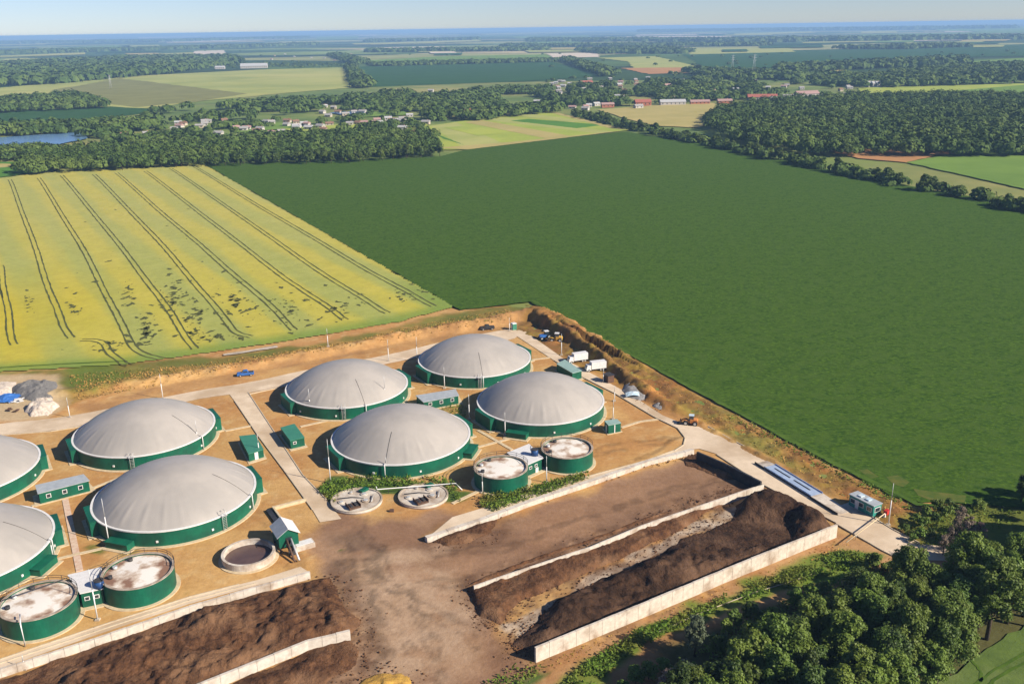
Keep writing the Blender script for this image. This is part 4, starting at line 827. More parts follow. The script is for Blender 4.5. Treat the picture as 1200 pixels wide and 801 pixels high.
for k, (qx, qy, ww) in enumerate(((22, 470, 2.6), (16, 482, 1.8), (26, 460, 2.2))):
    x, y = at(qx, qy); t = thing('scrap_pile', ('pale scrap sheets in front of the blue tarpaulin', 'brown timber scrap at the left road edge', 'light blue folded sheets beside the netted heap')[k], 'scrap', (x, y, 0))
    for q in range(7):
        MB().box((random.uniform(-1.5, 1.5), random.uniform(-1, 1), .02+q*.12), (ww*random.uniform(.5, 1), random.uniform(.4, 1.2), .1), random.uniform(0, 3)).build('sheet', ('white', 'rust', 'plastic')[k], t)

# loose clods round the heaps
def clods():
    r = np.random.default_rng(3); VV, QQ, off = [], [], 0
    base = np.array([(1, 0, 0), (0, 1, 0), (-1, 0, 0), (0, -1, 0), (0, 0, .8), (0, 0, -.5)]); F_ = np.array([(0, 1, 4), (1, 2, 4), (2, 3, 4), (3, 0, 4), (1, 0, 5), (2, 1, 5), (3, 2, 5), (0, 3, 5)])
    for line, n, sp_ in (([(385, 676), (405, 705), (425, 735), (420, 775), (380, 805)], 420, 2.0), ([(545, 690), (562, 722), (585, 736), (612, 704), (704, 667), (800, 622), (860, 586)], 700, 1.3), ([(628, 774), (600, 757), (623, 731), (704, 678), (797, 632), (862, 608)], 800, 1.4), ([(556, 684), (690, 634), (800, 592), (860, 572)], 400, 1.2), ([(505, 634), (545, 640), (590, 626)], 160, 1.2), ([(499, 634), (625, 590), (760, 545), (812, 532)], 300, .9), ([(410, 800), (450, 785), (490, 800)], 120, 1.4), ([(728, 460), (760, 470), (785, 480)], 160, 2.)):
        P = np.array(A(line)); seg = r.integers(0, len(P)-1, n); t = r.random(n)[:, None]; q = P[seg]*(1-t)+P[seg+1]*t+r.normal(size=(n, 2))*sp_
        s_ = .07+.22*r.random(n)**3; a = r.uniform(0, 6.28, n); ca, sa = np.cos(a), np.sin(a)
        V = base[None]*s_[:, None, None]*(.6+.8*r.random((n, 6, 1))); X = V[..., 0]*ca[:, None]-V[..., 1]*sa[:, None]+q[:, :1]; Y = V[..., 0]*sa[:, None]+V[..., 1]*ca[:, None]+q[:, 1:]; Z = V[..., 2]+s_[:, None]*.3+.03
        VV.append(np.stack([X, Y, Z], -1).reshape(-1, 3)); QQ.append((F_[None]+off+6*np.arange(n)[:, None, None]).reshape(-1, 3)); off += 6*n
    me = npmesh('loose_clods', np.concatenate(VV), np.concatenate(QQ), M['manure']); o = bpy.data.objects.new('loose_clods', me); COL.objects.link(o); tag(o, 'loose brown clods scattered around the heaps and bay walls', 'clods', kind='stuff')
clods()

# ---- lightning masts
def mast(px, py, ty, lb, r=.13, hmax=99):
    x, y = at(px, py); h = min(hmax, pole_h(px, py, ty)); t = thing('lightning_mast', lb, 'mast', (x, y, gz(x, y)), 0, 'slim pale masts around the plant')
    MB().tube([(0, 0, .15), (0, 0, h*.6)], [r, r*.85], 8).build('shaft', 'white', t); MB().tube([(0, 0, h*.6), (0, 0, h)], [r*.6, r*.4], 8).build('tip', 'pole', t)
    MB().box((0, 0, -.1), (.8, .8, .35)).build('footing', 'concrete', t)
for a in ((128, 637, 584, 'mast left of the nearest digester, by its low pump housing'), (114.5, 726, 667, 'mast between the two left round tanks'), (233, 526, 492, 'mast at the right foot of the digester behind the nearest one'), (364, 487, 456, 'mast before the digester nearest the blue pickup'), (452, 477, 440, 'mast between the second rear digester and the central one'),
          (521, 455, 430, 'mast before the farthest digester'), (592, 510, 483, 'mast before the rightmost digester'), (550, 491, 462, 'mast left of the rightmost digester'), (387.5, 566, 515, 'tall mast left of the central digester by the middle road'), (453.5, 560, 536, 'mast before the central digester'), (304, 534, 509, 'mast in front of the left green roofed hut'),
          (640.5, 565, 534, 'mast in the weeds between the central round tanks'), (565.5, 577, 555, 'mast in front of the pale topped round tank'), (658, 416, 391, 'mast beside the white box truck'), (597, 388, 372, 'mast at the north corner of the plant road'), (718.5, 491, 468, 'mast behind the small square hut'), (707, 448, 434, 'mast beside the dark site cabin'),
          (385, 412, 391, 'mast beyond the north road behind the rear left digester'), (455.5, 423, 398, 'mast beyond the north road between two rear digesters'), (489, 424, 395, 'mast left of the farthest digester'), (191, 467, 438, 'mast beyond the north road behind the left digester'), (82, 489, 466, 'mast at the north road near the rubble heaps'), (1041, 615, 566, 'lamp mast at the entrance barrier'), (29, 783, 767, 'short post on the low left wall'), (720, 470, 452, 'mast near the gravel on the sandy patch'), (62, 651, 630, 'post beside the left edge digester')):
    mast(*a)

# ---- vehicles
def wheel(t, x, y, r=.38, w=.26):
    o = MB(); n = 14; vs = [(r*math.cos(2*math.pi*i/n), s_*w/2, r*math.sin(2*math.pi*i/n)+r) for s_ in (-1, 1) for i in range(n)]
    o.add(vs, [(i, (i+1) % n, n+(i+1) % n, n+i) for i in range(n)]+[tuple(range(n)), tuple(range(n, 2*n))]); b = o.build('wheel', 'tyre', t); b.location = (x, y, 0)
    o = MB(); vs = [(r*.55*math.cos(2*math.pi*i/n), s_*(w/2+.02), r*.55*math.sin(2*math.pi*i/n)+r) for s_ in (-1, 1) for i in range(n)]
    o.add(vs, [(i, (i+1) % n, n+(i+1) % n, n+i) for i in range(n)]+[tuple(range(n)), tuple(range(n, 2*n))]); o.build('rim', 'pole', b)
def profile(name, pts, w, m, t, y0=0):
    n = len(pts); g = MB(); g.add([(x, y0-w/2, z) for x, z in pts]+[(x, y0+w/2, z) for x, z in pts], [tuple(range(n)), tuple(range(n, 2*n))]+[(i, (i+1) % n, n+(i+1) % n, n+i) for i in range(n)]); return g.build(name, m, t)
def pickup(px, py, rot, m, lb, cat='pickup truck'):
    t = thing('pickup_truck', lb, cat, (*at(px, py), .0), rot)
    profile('body', [(-2.5, .45), (2.5, .45), (2.55, .95), (2.4, 1.1), (1.2, 1.2), (.7, 1.2), (-.7, 1.2), (-2.5, 1.15)], 1.8, m, t)
    profile('cabin', [(1.2, 1.2), (.55, 1.8), (-.6, 1.8), (-.9, 1.2)], 1.6, m, t)
    profile('windscreen', [(1.16, 1.26), (.62, 1.75), (.66, 1.78), (1.22, 1.26)], 1.4, 'glass', t)
    for s_ in (-1, 1): profile('side_window', [(.9, 1.28), (.5, 1.7), (-.55, 1.7), (-.7, 1.28)], .04, 'glass', t, s_*.81)
    MB().box((-1.65, 0, 1.18), (1.4, 1.5, .04)).build('load_bed', 'dark', t)
    for x in (-1.6, 1.55):
        for s_ in (-1, 1): wheel(t, x, s_*.82)
    for s_ in (-1, 1): MB().box((2.5, s_*.65, .8), (.1, .3, .16)).build('headlight', 'white', t)
    return t
pickup(288, 440, R(195), 'blue', 'bright blue pickup parked below the bank beside the north road')
pickup(571, 386, R(190), 'dark', 'dark pickup parked at the north corner behind the farthest digester')
def boxtruck(px, py, rot, lb):
    t = thing('box_truck', lb, 'truck', (*at(px, py), 0), rot, 'white box trucks on the east verge'); t.scale = (.85, .85, .9)
    MB().box((-1.2, 0, .95), (5.6, 2.4, 2.4)).build('cargo_box', 'white', t); MB().box((-.6, 0, .6), (7.2, .9, .34)).build('chassis', 'dark', t)
    profile('cab', [(1.7, .6), (3.5, .6), (3.5, 1.5), (3.1, 2.4), (1.7, 2.4)], 2.1, 'white', t); profile('windscreen', [(3.53, 1.55), (3.17, 2.3), (3.12, 2.3), (3.46, 1.55)], 1.8, 'glass', t)
    for x in (-2.9, -1.9, 2.6):
        for s_ in (-1, 1): wheel(t, x, s_*.95, .5, .3)
boxtruck(676, 424, R(200), 'white box truck on the verge, the farther one behind the other'); boxtruck(697, 434, R(196), 'white box truck on the verge, the nearer one below the other')
def loader(px, py, rot, m, lb, cab='white', sc=1.):
    t = thing('wheel_loader', lb, 'loader', (*at(px, py), 0), rot); t.scale = (sc, sc, sc)
    profile('body', [(-2.4, .8), (-.2, .8), (-.2, 1.9), (-2.2, 1.8), (-2.4, 1.5)], 1.8, m, t); profile('front_frame', [(-.1, .7), (1.6, .6), (1.5, 1.3), (-.1, 1.5)], 1.2, m, t)
    MB().box((-.5, 0, 1.4), (1.4, 1.4, 1.5), 0, .9).build('cab', 'glass', t); MB().box((-.5, 0, 2.92), (1.5, 1.5, .14)).build('cab_roof', cab, t)
    for s_ in (-1, 1): MB().tube([(.6, s_*.5, 1.4), (1.8, s_*.5, 1.5), (2.8, s_*.5, .7)], .13, 6).build('lift_arm', m, t)
    profile('bucket', [(2.6, .1), (3.7, .1), (2.9, .35), (2.8, 1.2), (2.6, 1.2)], 2.5, 'dark', t)
    for x in (-1.6, 1.1):
        for s_ in (-1, 1): wheel(t, x, s_*1.0, .72, .5)
loader(808, 497, R(165), 'orange', 'orange wheel loader parked where the east road widens', 'plastic', .9)
loader(651, 400, R(170), 'yellow', 'yellow loader standing under the dark bank by the machinery')
t = thing('farm_machine', 'blue and white tractor beside the yellow loader', 'tractor', (*at(638, 397), 0), R(200))
profile('body', [(-1.8, .7), (1.8, .7), (1.7, 1.6), (.2, 1.7), (-1.8, 1.3)], 1.4, 'blue', t); MB().box((-.7, 0, 1.5), (1.3, 1.3, 1.2), 0, .9).build('cab', 'glass', t); MB().box((-.7, 0, 2.72), (1.5, 1.5, .14)).build('cab_roof', 'white', t)
for x, r_ in ((-1.3, .85), (1.3, .55)):
    for s_ in (-1, 1): wheel(t, x, s_*.9, r_, .45)
x, y = at(713, 447); t = thing('site_cabin', 'small dark brown site cabin beside the east road', 'cabin', (x, y, 0), R(-60))
MB().box((0, 0, .1), (2.6, 2.2, 2.2)).build('wall', 'rust', t); MB().box((0, 0, 2.31), (2.9, 2.5, .12)).build('roof', 'dark', t); MB().box((0, -1.12, .15), (.8, .06, 1.8)).build('door', 'dark', t)
x, y = at(602, 386); t = thing('portable_toilet', 'small teal cabin with white roof at the north corner', 'cabin', (x, y, 0), R(-60))
MB().box((0, 0, .05), (1.6, 1.6, 2.2)).build('wall', 'green2', t); MB().box((0, 0, 2.26), (1.8, 1.8, .18), 0, .8).build('roof', 'white', t); MB().box((0, -.82, .1), (.8, .06, 1.9)).build('door', 'white', t)
x, y = at(742, 459, 1.5); t = thing('tarpaulin', 'grey blue sheet thrown over the gravel heap', 'tarpaulin', (x, y, 1.55))
g = MB(); n = 8; g.add([((i-n/2)*.55, (j-n/2)*.35, -.07*((i-4)**2+(j-4)**2)*.5+random.uniform(0, .15)) for i in range(n) for j in range(n)], [(i*n+j, (i+1)*n+j, (i+1)*n+j+1, i*n+j+1) for i in range(n-1) for j in range(n-1)]); g.build('sheet', 'plastic', t).modifiers.new('s', 'SOLIDIFY').thickness = .04
# pipe in the lower strip
g = MB(); g.tube([(*at(*p), .25+gz(*at(*p))) for p in ((770, 742), (818, 720), (850, 708), (885, 695), (930, 681), (955, 672))], .08, 6); tag(g.build('ground_pipe', 'kerb'), 'thin pale pipe lying along the dirt strip beside the wood', 'pipe')

# ================================================================ VEGETATION
def leaf_cloud(centres, radii, n, size, squash=.8, up=.35, inner=.55, seed=1):
    """quads spread through lobes, outward-facing with jitter"""
    r = np.random.default_rng(seed); k = r.integers(0, len(centres), n)
    c = np.array(centres)[k]; ra = np.array(radii)[k]
    d = r.normal(size=(n, 3)); d /= np.linalg.norm(d, axis=1)[:, None]; d[:, 2] = np.where(d[:, 2] < -.3, -d[:, 2], d[:, 2])
    rad = ra*(inner+(1-inner)*r.random(n)**.5)
    p = c+d*rad[:, None]*np.array((1, 1, squash))+r.normal(size=(n, 3))*(ra*.22)[:, None]
    nn = d+r.normal(size=(n, 3))*.45; nn[:, 2] += up; nn /= np.linalg.norm(nn, axis=1)[:, None]
    a = np.cross(nn, r.normal(size=(n, 3))); a /= np.linalg.norm(a, axis=1)[:, None]; b = np.cross(nn, a)
    s = size*(.55+.9*r.random(n))[:, None]/2; s2 = s*(.5+.5*r.random(n))[:, None]
    V = np.stack([p-a*s, p-b*s2, p+a*s, p+b*s2], 1).reshape(-1, 3); Q = np.arange(4*n).reshape(n, 4); return V, Q
def make_tree(kind, h, rad, n, size, lobes, leafm, seed, bare=False):
    r = random.Random(seed); root = bpy.data.objects.new('tree', None); root.empty_display_size = .5
    g = MB(); lean = (r.uniform(-.3, .3), r.uniform(-.3, .3)); tk = h*.02
    g.tube([(0, 0, -.3), (lean[0]*.4, lean[1]*.4, h*.3), (lean[0], lean[1], h*.6), (lean[0]*1.3, lean[1], h*.88)], [tk*1.2, tk, tk*.6, tk*.2], 7)
    cs, rs = [], []
    for i in range(lobes):
        a = i*2.4+r.uniform(-.4, .4); q = i/(lobes-1); z = h*(.34+.52*q); rr = rad*(.72*(1-.8*abs(q-.3)))*r.uniform(.35, 1.2)
        c = (lean[0]+math.cos(a)*rr, lean[1]+math.sin(a)*rr, z); cs.append(c); rs.append(rad*r.uniform(.17, .34)*(1-.25*q))
        g.tube([(lean[0]*.5, lean[1]*.5, h*(.22+.4*q)), ((c[0])*.6, (c[1])*.6, z-h*.05), c], [tk*.5, tk*.3, tk*.12], 5)
    cs.append((lean[0], lean[1], h*.84)); rs.append(rad*.24); cs.append((lean[0], lean[1], h*.62)); rs.append(rad*.45)
    tm = g.build('trunk', 'wood', root)
    V, Q = leaf_cloud(cs, rs, n, size, 1.0, seed=seed)
    me = npmesh('crown', V, Q, M[leafm]); co = bpy.data.objects.new('crown', me); COL.objects.link(co); co.parent = root
    return root
TREES = {}
sd = 100
for key, h, rad, n, size, lobes, lm, cnt in (('big', 12, 3.7, 11500, .32, 34, 'leaf', 6), ('dark', 11, 3.4, 10000, .32, 30, 'leafdark', 4), ('grey', 10, 3.0, 5500, .34, 24, 'leafgrey', 2), ('dead', 9, 2.6, 900, .35, 12, 'leafdead', 2), ('bush', 3.2, 2.2, 1300, .38, 8, 'leaf', 3), ('mid', 9.5, 4.2, 1500, .9, 11, 'leafdark', 4), ('midl', 8, 3.6, 1200, .9, 10, 'leaf', 3)):
    TREES[key] = []
    for k in range(cnt): sd += 1; TREES[key].append(make_tree(key, h*random.uniform(.93, 1.07), rad, n, size, lobes, lm, sd))
used_proto = set(); ntree = 0
def plant(key, x, y, z, sc, label, group, name='deciduous_tree', cat='tree', sz=None):
    global ntree
    p = random.choice(TREES[key])
    if p.name in used_proto or p.name not in COL.objects and False: pass
    if id(p) in used_proto:
        o = p.copy(); COL.objects.link(o)
        for ch in p.children:
            c = ch.copy(); COL.objects.link(c); c.parent = o
    else:
        used_proto.add(id(p)); o = p; COL.objects.link(o)
    o.name = name; o.location = (x, y, z); o.rotation_euler = (0, 0, random.uniform(0, 6.28)); o.scale = (sc, sc, sz or sc*random.uniform(.88, 1.15))
    tag(o, label, cat, group); ntree += 1; return o
def scatter(poly, spacing, jit=.42):
    xs = [p[0] for p in poly]; ys = [p[1] for p in poly]; out = []
    y = min(ys); row = 0
    while y < max(ys):
        x = min(xs)+(row % 2)*spacing/2
        while x < max(xs): out.append((x+random.uniform(-jit, jit)*spacing, y+random.uniform(-jit, jit)*spacing)); x += spacing
        y += spacing*.87; row += 1
    o = np.array(out); return o[sdf(o[:, 0], o[:, 1], poly) > 0]
# near wood, lower right: outline traced at crown height
wood = A([(800, 762), (838, 752), (890, 752), (925, 737), (960, 722), (995, 700), (1020, 682), (1060, 672), (1118, 668), (1145, 658), (1178, 642), (1218, 610), (1290, 590), (1300, 640), (1215, 682), (1170, 705), (1125, 738), (1075, 772), (1030, 820), (990, 880), (745, 880)], 8.6)
pts = scatter(wood, 3.95, .42)
WG = 'crowded trees of the near wood'
SX, SY = at(814, 768)
for x, y in pts:
    if math.hypot(x-SX, y-SY) < 4.5 or (abs(x-SX) < 5 and SY-13 < y < SY): continue
    k = random.random(); key = 'big' if k < .6 else 'dark' if k < .95 else 'grey'
    ipx = 600+x/max(y*cp+HC*sp, 1)*1100; where = 'by the shaded road end' if x > 62 and y > 150 else 'bordering the light green corner field' if x > 70 else 'at the dirt strip edge' if y > 128+.35*x and x < 62 else 'in the middle of the crowd' if y > 108 else 'at the bottom photo edge'
    plant2 = (key, where)
    plant(key, x, y, gz(x, y)-.2, random.uniform(.95, 1.25), {'big': 'mid green tree of the near wood ', 'dark': 'darker green tree of the near wood ', 'grey': 'grey green tree of the near wood '}[key]+where, {'big': 'mid green', 'dark': 'darker', 'grey': 'grey green'}[key]+' trees of the near wood '+where)
print('near wood', ntree)
plant('grey', SX, SY, 0, .85, 'pale silvery round tree standing alone at the near wood\'s left tip', None)
for px, py in ((885, 757), (893, 765), (905, 752), (912, 762), (790, 812), (800, 806), (898, 775), (780, 808)):
    x, y = at(px, py+14); plant('dead', x, y, 0, random.uniform(.75, .95), 'bare grey-brown tree at the left edge of the near wood', 'bare trees on the left edge of the near wood', 'bare_tree')
for px, py in ((1118, 632), (1130, 640), (1112, 645), (1136, 628), (1124, 622), (1105, 650), (1145, 636), (1128, 650)):
    x, y = at(px, py); plant('dead', x, y, 0, random.uniform(.5, .7), 'bare pinkish shrub above the shaded end of the entrance road', 'bare shrubs above the shaded road end', 'bare_shrub', 'shrub')
for px, py, s_ in ((1196, 590, .6), (1212, 600, .7), (1218, 586, .75), (1235, 600, .9), (1208, 612, .55)):
    x, y = at(px, py); plant('dark', x, y, 0, s_, 'dark tall tree at the right photo edge beyond the entrance road', 'dark trees at the right photo edge')
BG = 'green bushes along the roadside beside the barrier'
for px, py in ((1062, 622), (1072, 612), (1080, 618), (1085, 605), (1095, 612), (1100, 600), (1090, 628), (1108, 606), (1120, 600), (1132, 604), (1078, 630), (1112, 594), (1145, 598), (1068, 634)):
    x, y = at(px, py); plant('bush', x, y, gz(x, y)-.1, random.uniform(.55, .95), 'bright green bush between the barrier mast and the bare shrubs', BG, 'bush', 'bush')
for px, py in ((845, 762), (775, 785), (852, 742), (862, 735), (880, 728), (930, 712), (950, 704), (965, 696), (1040, 672), (1022, 668), (745, 800), (905, 722), (760, 795), (730, 812)):
    x, y = at(px, py); plant('bush', x, y, gz(x, y)-.1, random.uniform(.7, 1.2), 'green bush on the dirt strip along the edge of the near wood', 'bushes along the edge of the near wood', 'bush', 'bush')
print('trees', ntree)
# hedgerow along the far side of the green field
hr = [(676, 135), (700, 141), (735, 150), (765, 156), (790, 162), (830, 170), (880, 180), (940, 193), (985, 202), (1040, 213), (1100, 226), (1150, 235), (1200, 246), (1260, 258)]
HP = [Vector(at(*p)) for p in hr]; nh = 0; HB = []
for i in range(len(HP)-1):
    L = (HP[i+1]-HP[i]).length; k = max(1, int(L/9))
    for j in range(k):
        q = HP[i].lerp(HP[i+1], (j+random.random())/k); q = q+Vector((random.uniform(-3, 3), random.uniform(-3, 3)))
        if random.random() < .06: continue
        plant(random.choice(('mid', 'mid', 'midl')), q.x, q.y, 0, random.uniform(1.0, 1.6), 'tree in the dark hedgerow bordering the far side of the green field', 'hedgerow trees between green field and far wood', 'hedgerow_tree', sz=random.uniform(.75, 1.15)); nh += 1; HB.append((q.x, q.y))
print('trees+hedge', ntree)

# far woods
woodsA = [(dict(p=[(15, 207), (100, 202), (240, 196), (400, 192), (517, 184), (510, 165), (460, 160), (380, 163), (330, 172), (240, 172), (150, 176), (80, 182), (35, 190)], s=9, hh=10)),
          (dict(p=[(-160, 186), (0, 180), (70, 178), (40, 190), (0, 188), (-160, 205)], s=10, hh=9)),
          (dict(p=[(826, 146), (832, 137), (900, 124), (980, 118), (1100, 117), (1200, 118), (1300, 120), (1300, 188), (1200, 184), (1050, 184), (970, 184), (900, 176), (850, 165)], s=11, hh=12))]
woodsB = [dict(p=[(-160, 125), (0, 119), (95, 113), (128, 127), (0, 133), (-160, 142)], s=13, hh=11), dict(p=[(-160, 160), (0, 152), (60, 149), (150, 146), (185, 150), (100, 156), (0, 161), (-160, 170)], s=13, hh=10),
          dict(p=[(180, 132), (260, 126), (400, 114), (500, 110), (640, 106), (700, 101), (760, 97), (830, 94), (900, 98), (960, 95), (1000, 100), (900, 114), (860, 118), (760, 122), (690, 130), (640, 134), (560, 142), (510, 146), (490, 136), (400, 128), (330, 136), (260, 142), (200, 148), (110, 160), (105, 164), (100, 160), (150, 150)], s=13, hh=10, thin=.50),
          dict(p=[(400, 140), (500, 138), (506, 150), (460, 158), (380, 160), (350, 156)], s=13, hh=7, thin=.58), dict(p=[(130, 156), (300, 148), (400, 142), (400, 156), (300, 166), (150, 172), (105, 170)], s=13, hh=7, thin=.60),
          dict(p=[(130, 168), (200, 162), (260, 168), (330, 164), (420, 158), (500, 158), (440, 165), (300, 174), (150, 176)], s=13, hh=9),
          dict(p=[(960, 98), (1050, 88), (1200, 80), (1320, 78), (1320, 94), (1200, 98), (1100, 101), (1000, 104)], s=16, hh=12)]
woodsC = [dict(p=[(-160, 85), (0, 77), (150, 69), (272, 68), (285, 74), (200, 86), (60, 99), (-160, 110)], s=24, hh=15), dict(p=[(655, 71), (670, 70), (725, 88), (705, 90)], s=14, hh=12), dict(p=[(910, 81), (1000, 76), (1130, 70), (1134, 75), (1000, 82), (914, 86)], s=18, hh=13), dict(p=[(405, 79), (412, 79), (440, 103), (415, 104)], s=14, hh=12), dict(p=[(675, 60), (760, 57), (810, 61), (800, 63), (700, 63)], s=26, hh=14),
          dict(p=[(385, 66), (400, 65), (430, 74), (415, 77)], s=20, hh=13), dict(p=[(430, 76), (650, 71), (655, 72.5), (440, 78)], s=17, hh=9), dict(p=[(800, 83), (1000, 90), (1000, 95), (830, 93)], s=16, hh=11), dict(p=[(970, 58), (1100, 54), (1140, 55), (1060, 58)], s=24, hh=14), dict(p=[(0, 62), (200, 57), (370, 52), (370, 53), (200, 58.5), (0, 64)], s=45, hh=13), dict(p=[(430, 48), (560, 46), (560, 47), (430, 49.5)], s=50, hh=14), dict(p=[(620, 47), (860, 47.5), (1200, 44), (1200, 46.5), (860, 50), (620, 49)], s=55, hh=15), dict(p=[(0, 50), (200, 48), (360, 44), (360, 45), (200, 49.3), (0, 51.5)], s=75, hh=16), dict(p=[(590, 54), (900, 53), (900, 54), (590, 55.5)], s=34, hh=13), dict(p=[(750, 37), (1190, 33), (1190, 33.6), (750, 37.8)], s=110, hh=18), dict(p=[(430, 60), (640, 58), (640, 59.5), (430, 61.5)], s=28, hh=13), dict(p=[(1050, 84), (1200, 76), (1200, 79), (1060, 88)], s=18, hh=10)]
free = 298-ntree; print('free for individual', free)
cand = []
for w in woodsA:
    for x, y in scatter(A(w['p']), w['s']): cand.append((x, y, w['hh'], w['s']))
cand.sort(key=lambda c: c[0]**2+c[1]**2)
for x, y, hh, s_ in cand[:max(0, free)]:
    right = x > 0
    plant('mid', x, y, 0, hh/10*random.uniform(.85, 1.15), 'tree in the front rank of the dark wood beyond the ' + ('hedgerow' if right else 'yellow field'), 'front rank trees of the ' + ('right wood' if right else 'left wood'), 'woodland_tree')
HOUSEPX = [(548, 135), (578, 130), (712, 126), (753, 124), (788, 123), (748, 127), (820, 122), (849, 121), (893, 117), (945, 113), (968, 115), (925, 116), (907, 118), (1023, 102), (298, 80), (258, 81), (687, 99), (780, 103)]
spots = [(305, 153), (302, 158), (318, 158), (330, 157), (348, 151), (362, 152), (391, 128), (396, 133), (385, 137), (455, 141), (460, 143), (472, 141), (415, 133), (425, 133), (410, 147), (420, 146), (215, 147), (240, 144), (172, 158), (146, 160), (405, 136), (445, 146), (270, 165), (660, 102), (668, 99), (655, 108), (745, 100), (730, 107), (835, 108), (862, 106), (900, 104), (1060, 92), (1120, 90), (1170, 86), (985, 107), (322, 66), (345, 67), (365, 68), (318, 70), (505, 108), (605, 126), (645, 118), (850, 112), (880, 110), (378, 133), (234, 150), (480, 137), (380, 126)]
_rr = random.Random(4)
spots += [(_rr.uniform(*a), _rr.uniform(*b)) for a, b, k in (((190, 500), (142, 160), 34), ((640, 1000), (92, 118), 34), ((560, 700), (120, 130), 8), ((1000, 1190), (86, 97), 10), ((310, 420), (64, 72), 8)) for _ in range(k)]
def clear(l):
    P = np.array([at(*p) for p in HOUSEPX+spots]); out = []
    for c in l:
        dx = np.abs(P[:, 0]-c[0]); dy = P[:, 1]-c[1]
        if not ((dx < 15) & (dy > -12) & (dy < np.where(P[:, 1] > 1500, 90, 24))).any(): out.append(c)
    return out
def crowns(items, nq, name, m):
    VV, QQ, off = [], [], 0; r = np.random.default_rng(5)
    for lst, nquad, in items:
        N = len(lst); P = np.array(lst); d = r.normal(size=(N, nquad, 3)); d /= np.linalg.norm(d, axis=2)[..., None]; d[..., 2] = np.abs(d[..., 2])*1.0-.25
        d /= np.linalg.norm(d, axis=2)[..., None]
        hh = P[:, 2]*(.7+.55*r.random(N)); rad = P[:, 3]*(.5+.25*r.random(N))
        lob = 1+.22*np.sin(d[..., 0]*4+P[:, :1])*np.cos(d[..., 1]*5+P[:, 1:2])
        c = np.stack([P[:, 0], P[:, 1], hh*.5], 1)[:, None, :]
        p = c+d*np.stack([rad, rad, hh*.5], 1)[:, None, :]*(lob*(.8+.25*r.random((N, nquad))))[..., None]
        nn = d+r.normal(size=d.shape)*.26; nn[..., 2] += .2; nn /= np.linalg.norm(nn, axis=2)[..., None]
        a = np.cross(nn, r.normal(size=d.shape)); a /= np.linalg.norm(a, axis=2)[..., None]; b = np.cross(nn, a)
        sz = (np.sqrt(rad*rad*2*math.pi*1.9/nquad)[:, None]*(.6+.7*r.random((N, nquad))))[..., None]*.62
        V = np.stack([p-a*sz, p-b*sz, p+a*sz, p+b*sz], 2).reshape(-1, 3); VV.append(V); QQ.append(np.arange(len(V)).reshape(-1, 4)+off); off += len(V)
    V = np.concatenate(VV); Q = np.concatenate(QQ); print(name, len(Q)); me = npmesh(name, V, Q, m); o = bpy.data.objects.new(name, me); COL.objects.link(o); return o
items = [([(x+random.uniform(-7, 7), y+random.uniform(-4, 4), random.uniform(3.5, 7), 8.) for x, y in HB for _ in range(3)], 70), ([c for c in cand[max(0, free):]], 190)]
lst = []
for w in woodsB: lst += [(x, y, w['hh'], w['s']) for x, y in scatter(A(w['p']), w['s']) if float(fbm(x, y, .012, 3, 3)) > w.get('thin', 0)]
vill = A([(180, 134), (400, 120), (800, 98), (1000, 95), (830, 122), (640, 134), (500, 150), (420, 160), (200, 172)])
items.append((clear(lst), 90))
lc = []
for w in woodsC: lc += [(x, y, w['hh'], w['s']) for x, y in scatter(A(w['p']), w['s'])]
items.append((clear(lc), 26))
# loose garden and field trees of the village
ls = []
for _ in range(520):
    px, py = random.choice(((random.uniform(150, 520), random.uniform(140, 165)), (random.uniform(640, 1000), random.uniform(84, 125)), (random.uniform(400, 520), random.uniform(125, 160)), (random.uniform(0, 1200), random.uniform(58, 80)), (random.uniform(260, 420), random.uniform(74, 80))))
    ls.append((*at(px, py), random.uniform(4, 8), random.uniform(7, 11)))
keep = []
for q in ls:
    inpw = sdf(np.array([q[0]]), np.array([q[1]]), A(pw))[0] > -3 or sdf(np.array([q[0]]), np.array([q[1]]), A([(700, 129), (765, 124), (838, 121), (840, 140), (820, 150), (770, 148), (735, 140)]))[0] > -3
    if not inpw: keep.append(q)
items.append((clear(keep), 50))
tag(crowns(items, 0, 'far_woods', M['wood_far']), 'dark green woods and tree belts beyond the fields', 'woods', kind='stuff')

# weeds and hedges: small leaf clumps as ground cover
def weeds(name, label, polys, m='weed'):
    VV, QQ, off = [], [], 0; r = np.random.default_rng(9)
    for poly, dens, hgt, size in polys:
        P = A(poly); x0, x1 = min(p[0] for p in P), max(p[0] for p in P); y0, y1 = min(p[1] for p in P), max(p[1] for p in P)
        n = int((x1-x0)*(y1-y0)*dens); X = r.uniform(x0, x1, n); Y = r.uniform(y0, y1, n); k = (sdf(X, Y, P) > 0) & (fbm(X, Y, .35, 3, 70) > .34); X, Y = X[k], Y[k]; n = len(X)
        Zg = np.array([gz(a, b) for a, b in zip(X, Y)]); H = hgt*(.25+.75*r.random(n))*(.4+fbm(X, Y, .5, 3, 77))
        p = np.stack([X, Y, Zg+H*r.random(n)**.6], 1)
        nn = r.normal(size=(n, 3))*.6; nn[:, 2] += .7; nn /= np.linalg.norm(nn, axis=1)[:, None]; a = np.cross(nn, r.normal(size=(n, 3))); a /= np.linalg.norm(a, axis=1)[:, None]; b = np.cross(nn, a)
        s = (size*(.5+r.random(n)))[:, None]/2
        V = np.stack([p-a*s, p-b*s*.6, p+a*s, p+b*s*.6], 1).reshape(-1, 3); VV.append(V); QQ.append(np.arange(len(V)).reshape(-1, 4)+off); off += len(V)
    me = npmesh(name, np.concatenate(VV), np.concatenate(QQ), M[m]); o = bpy.data.objects.new(name, me); COL.objects.link(o); tag(o, label, 'weeds', kind='stuff'); print(name, off//4)
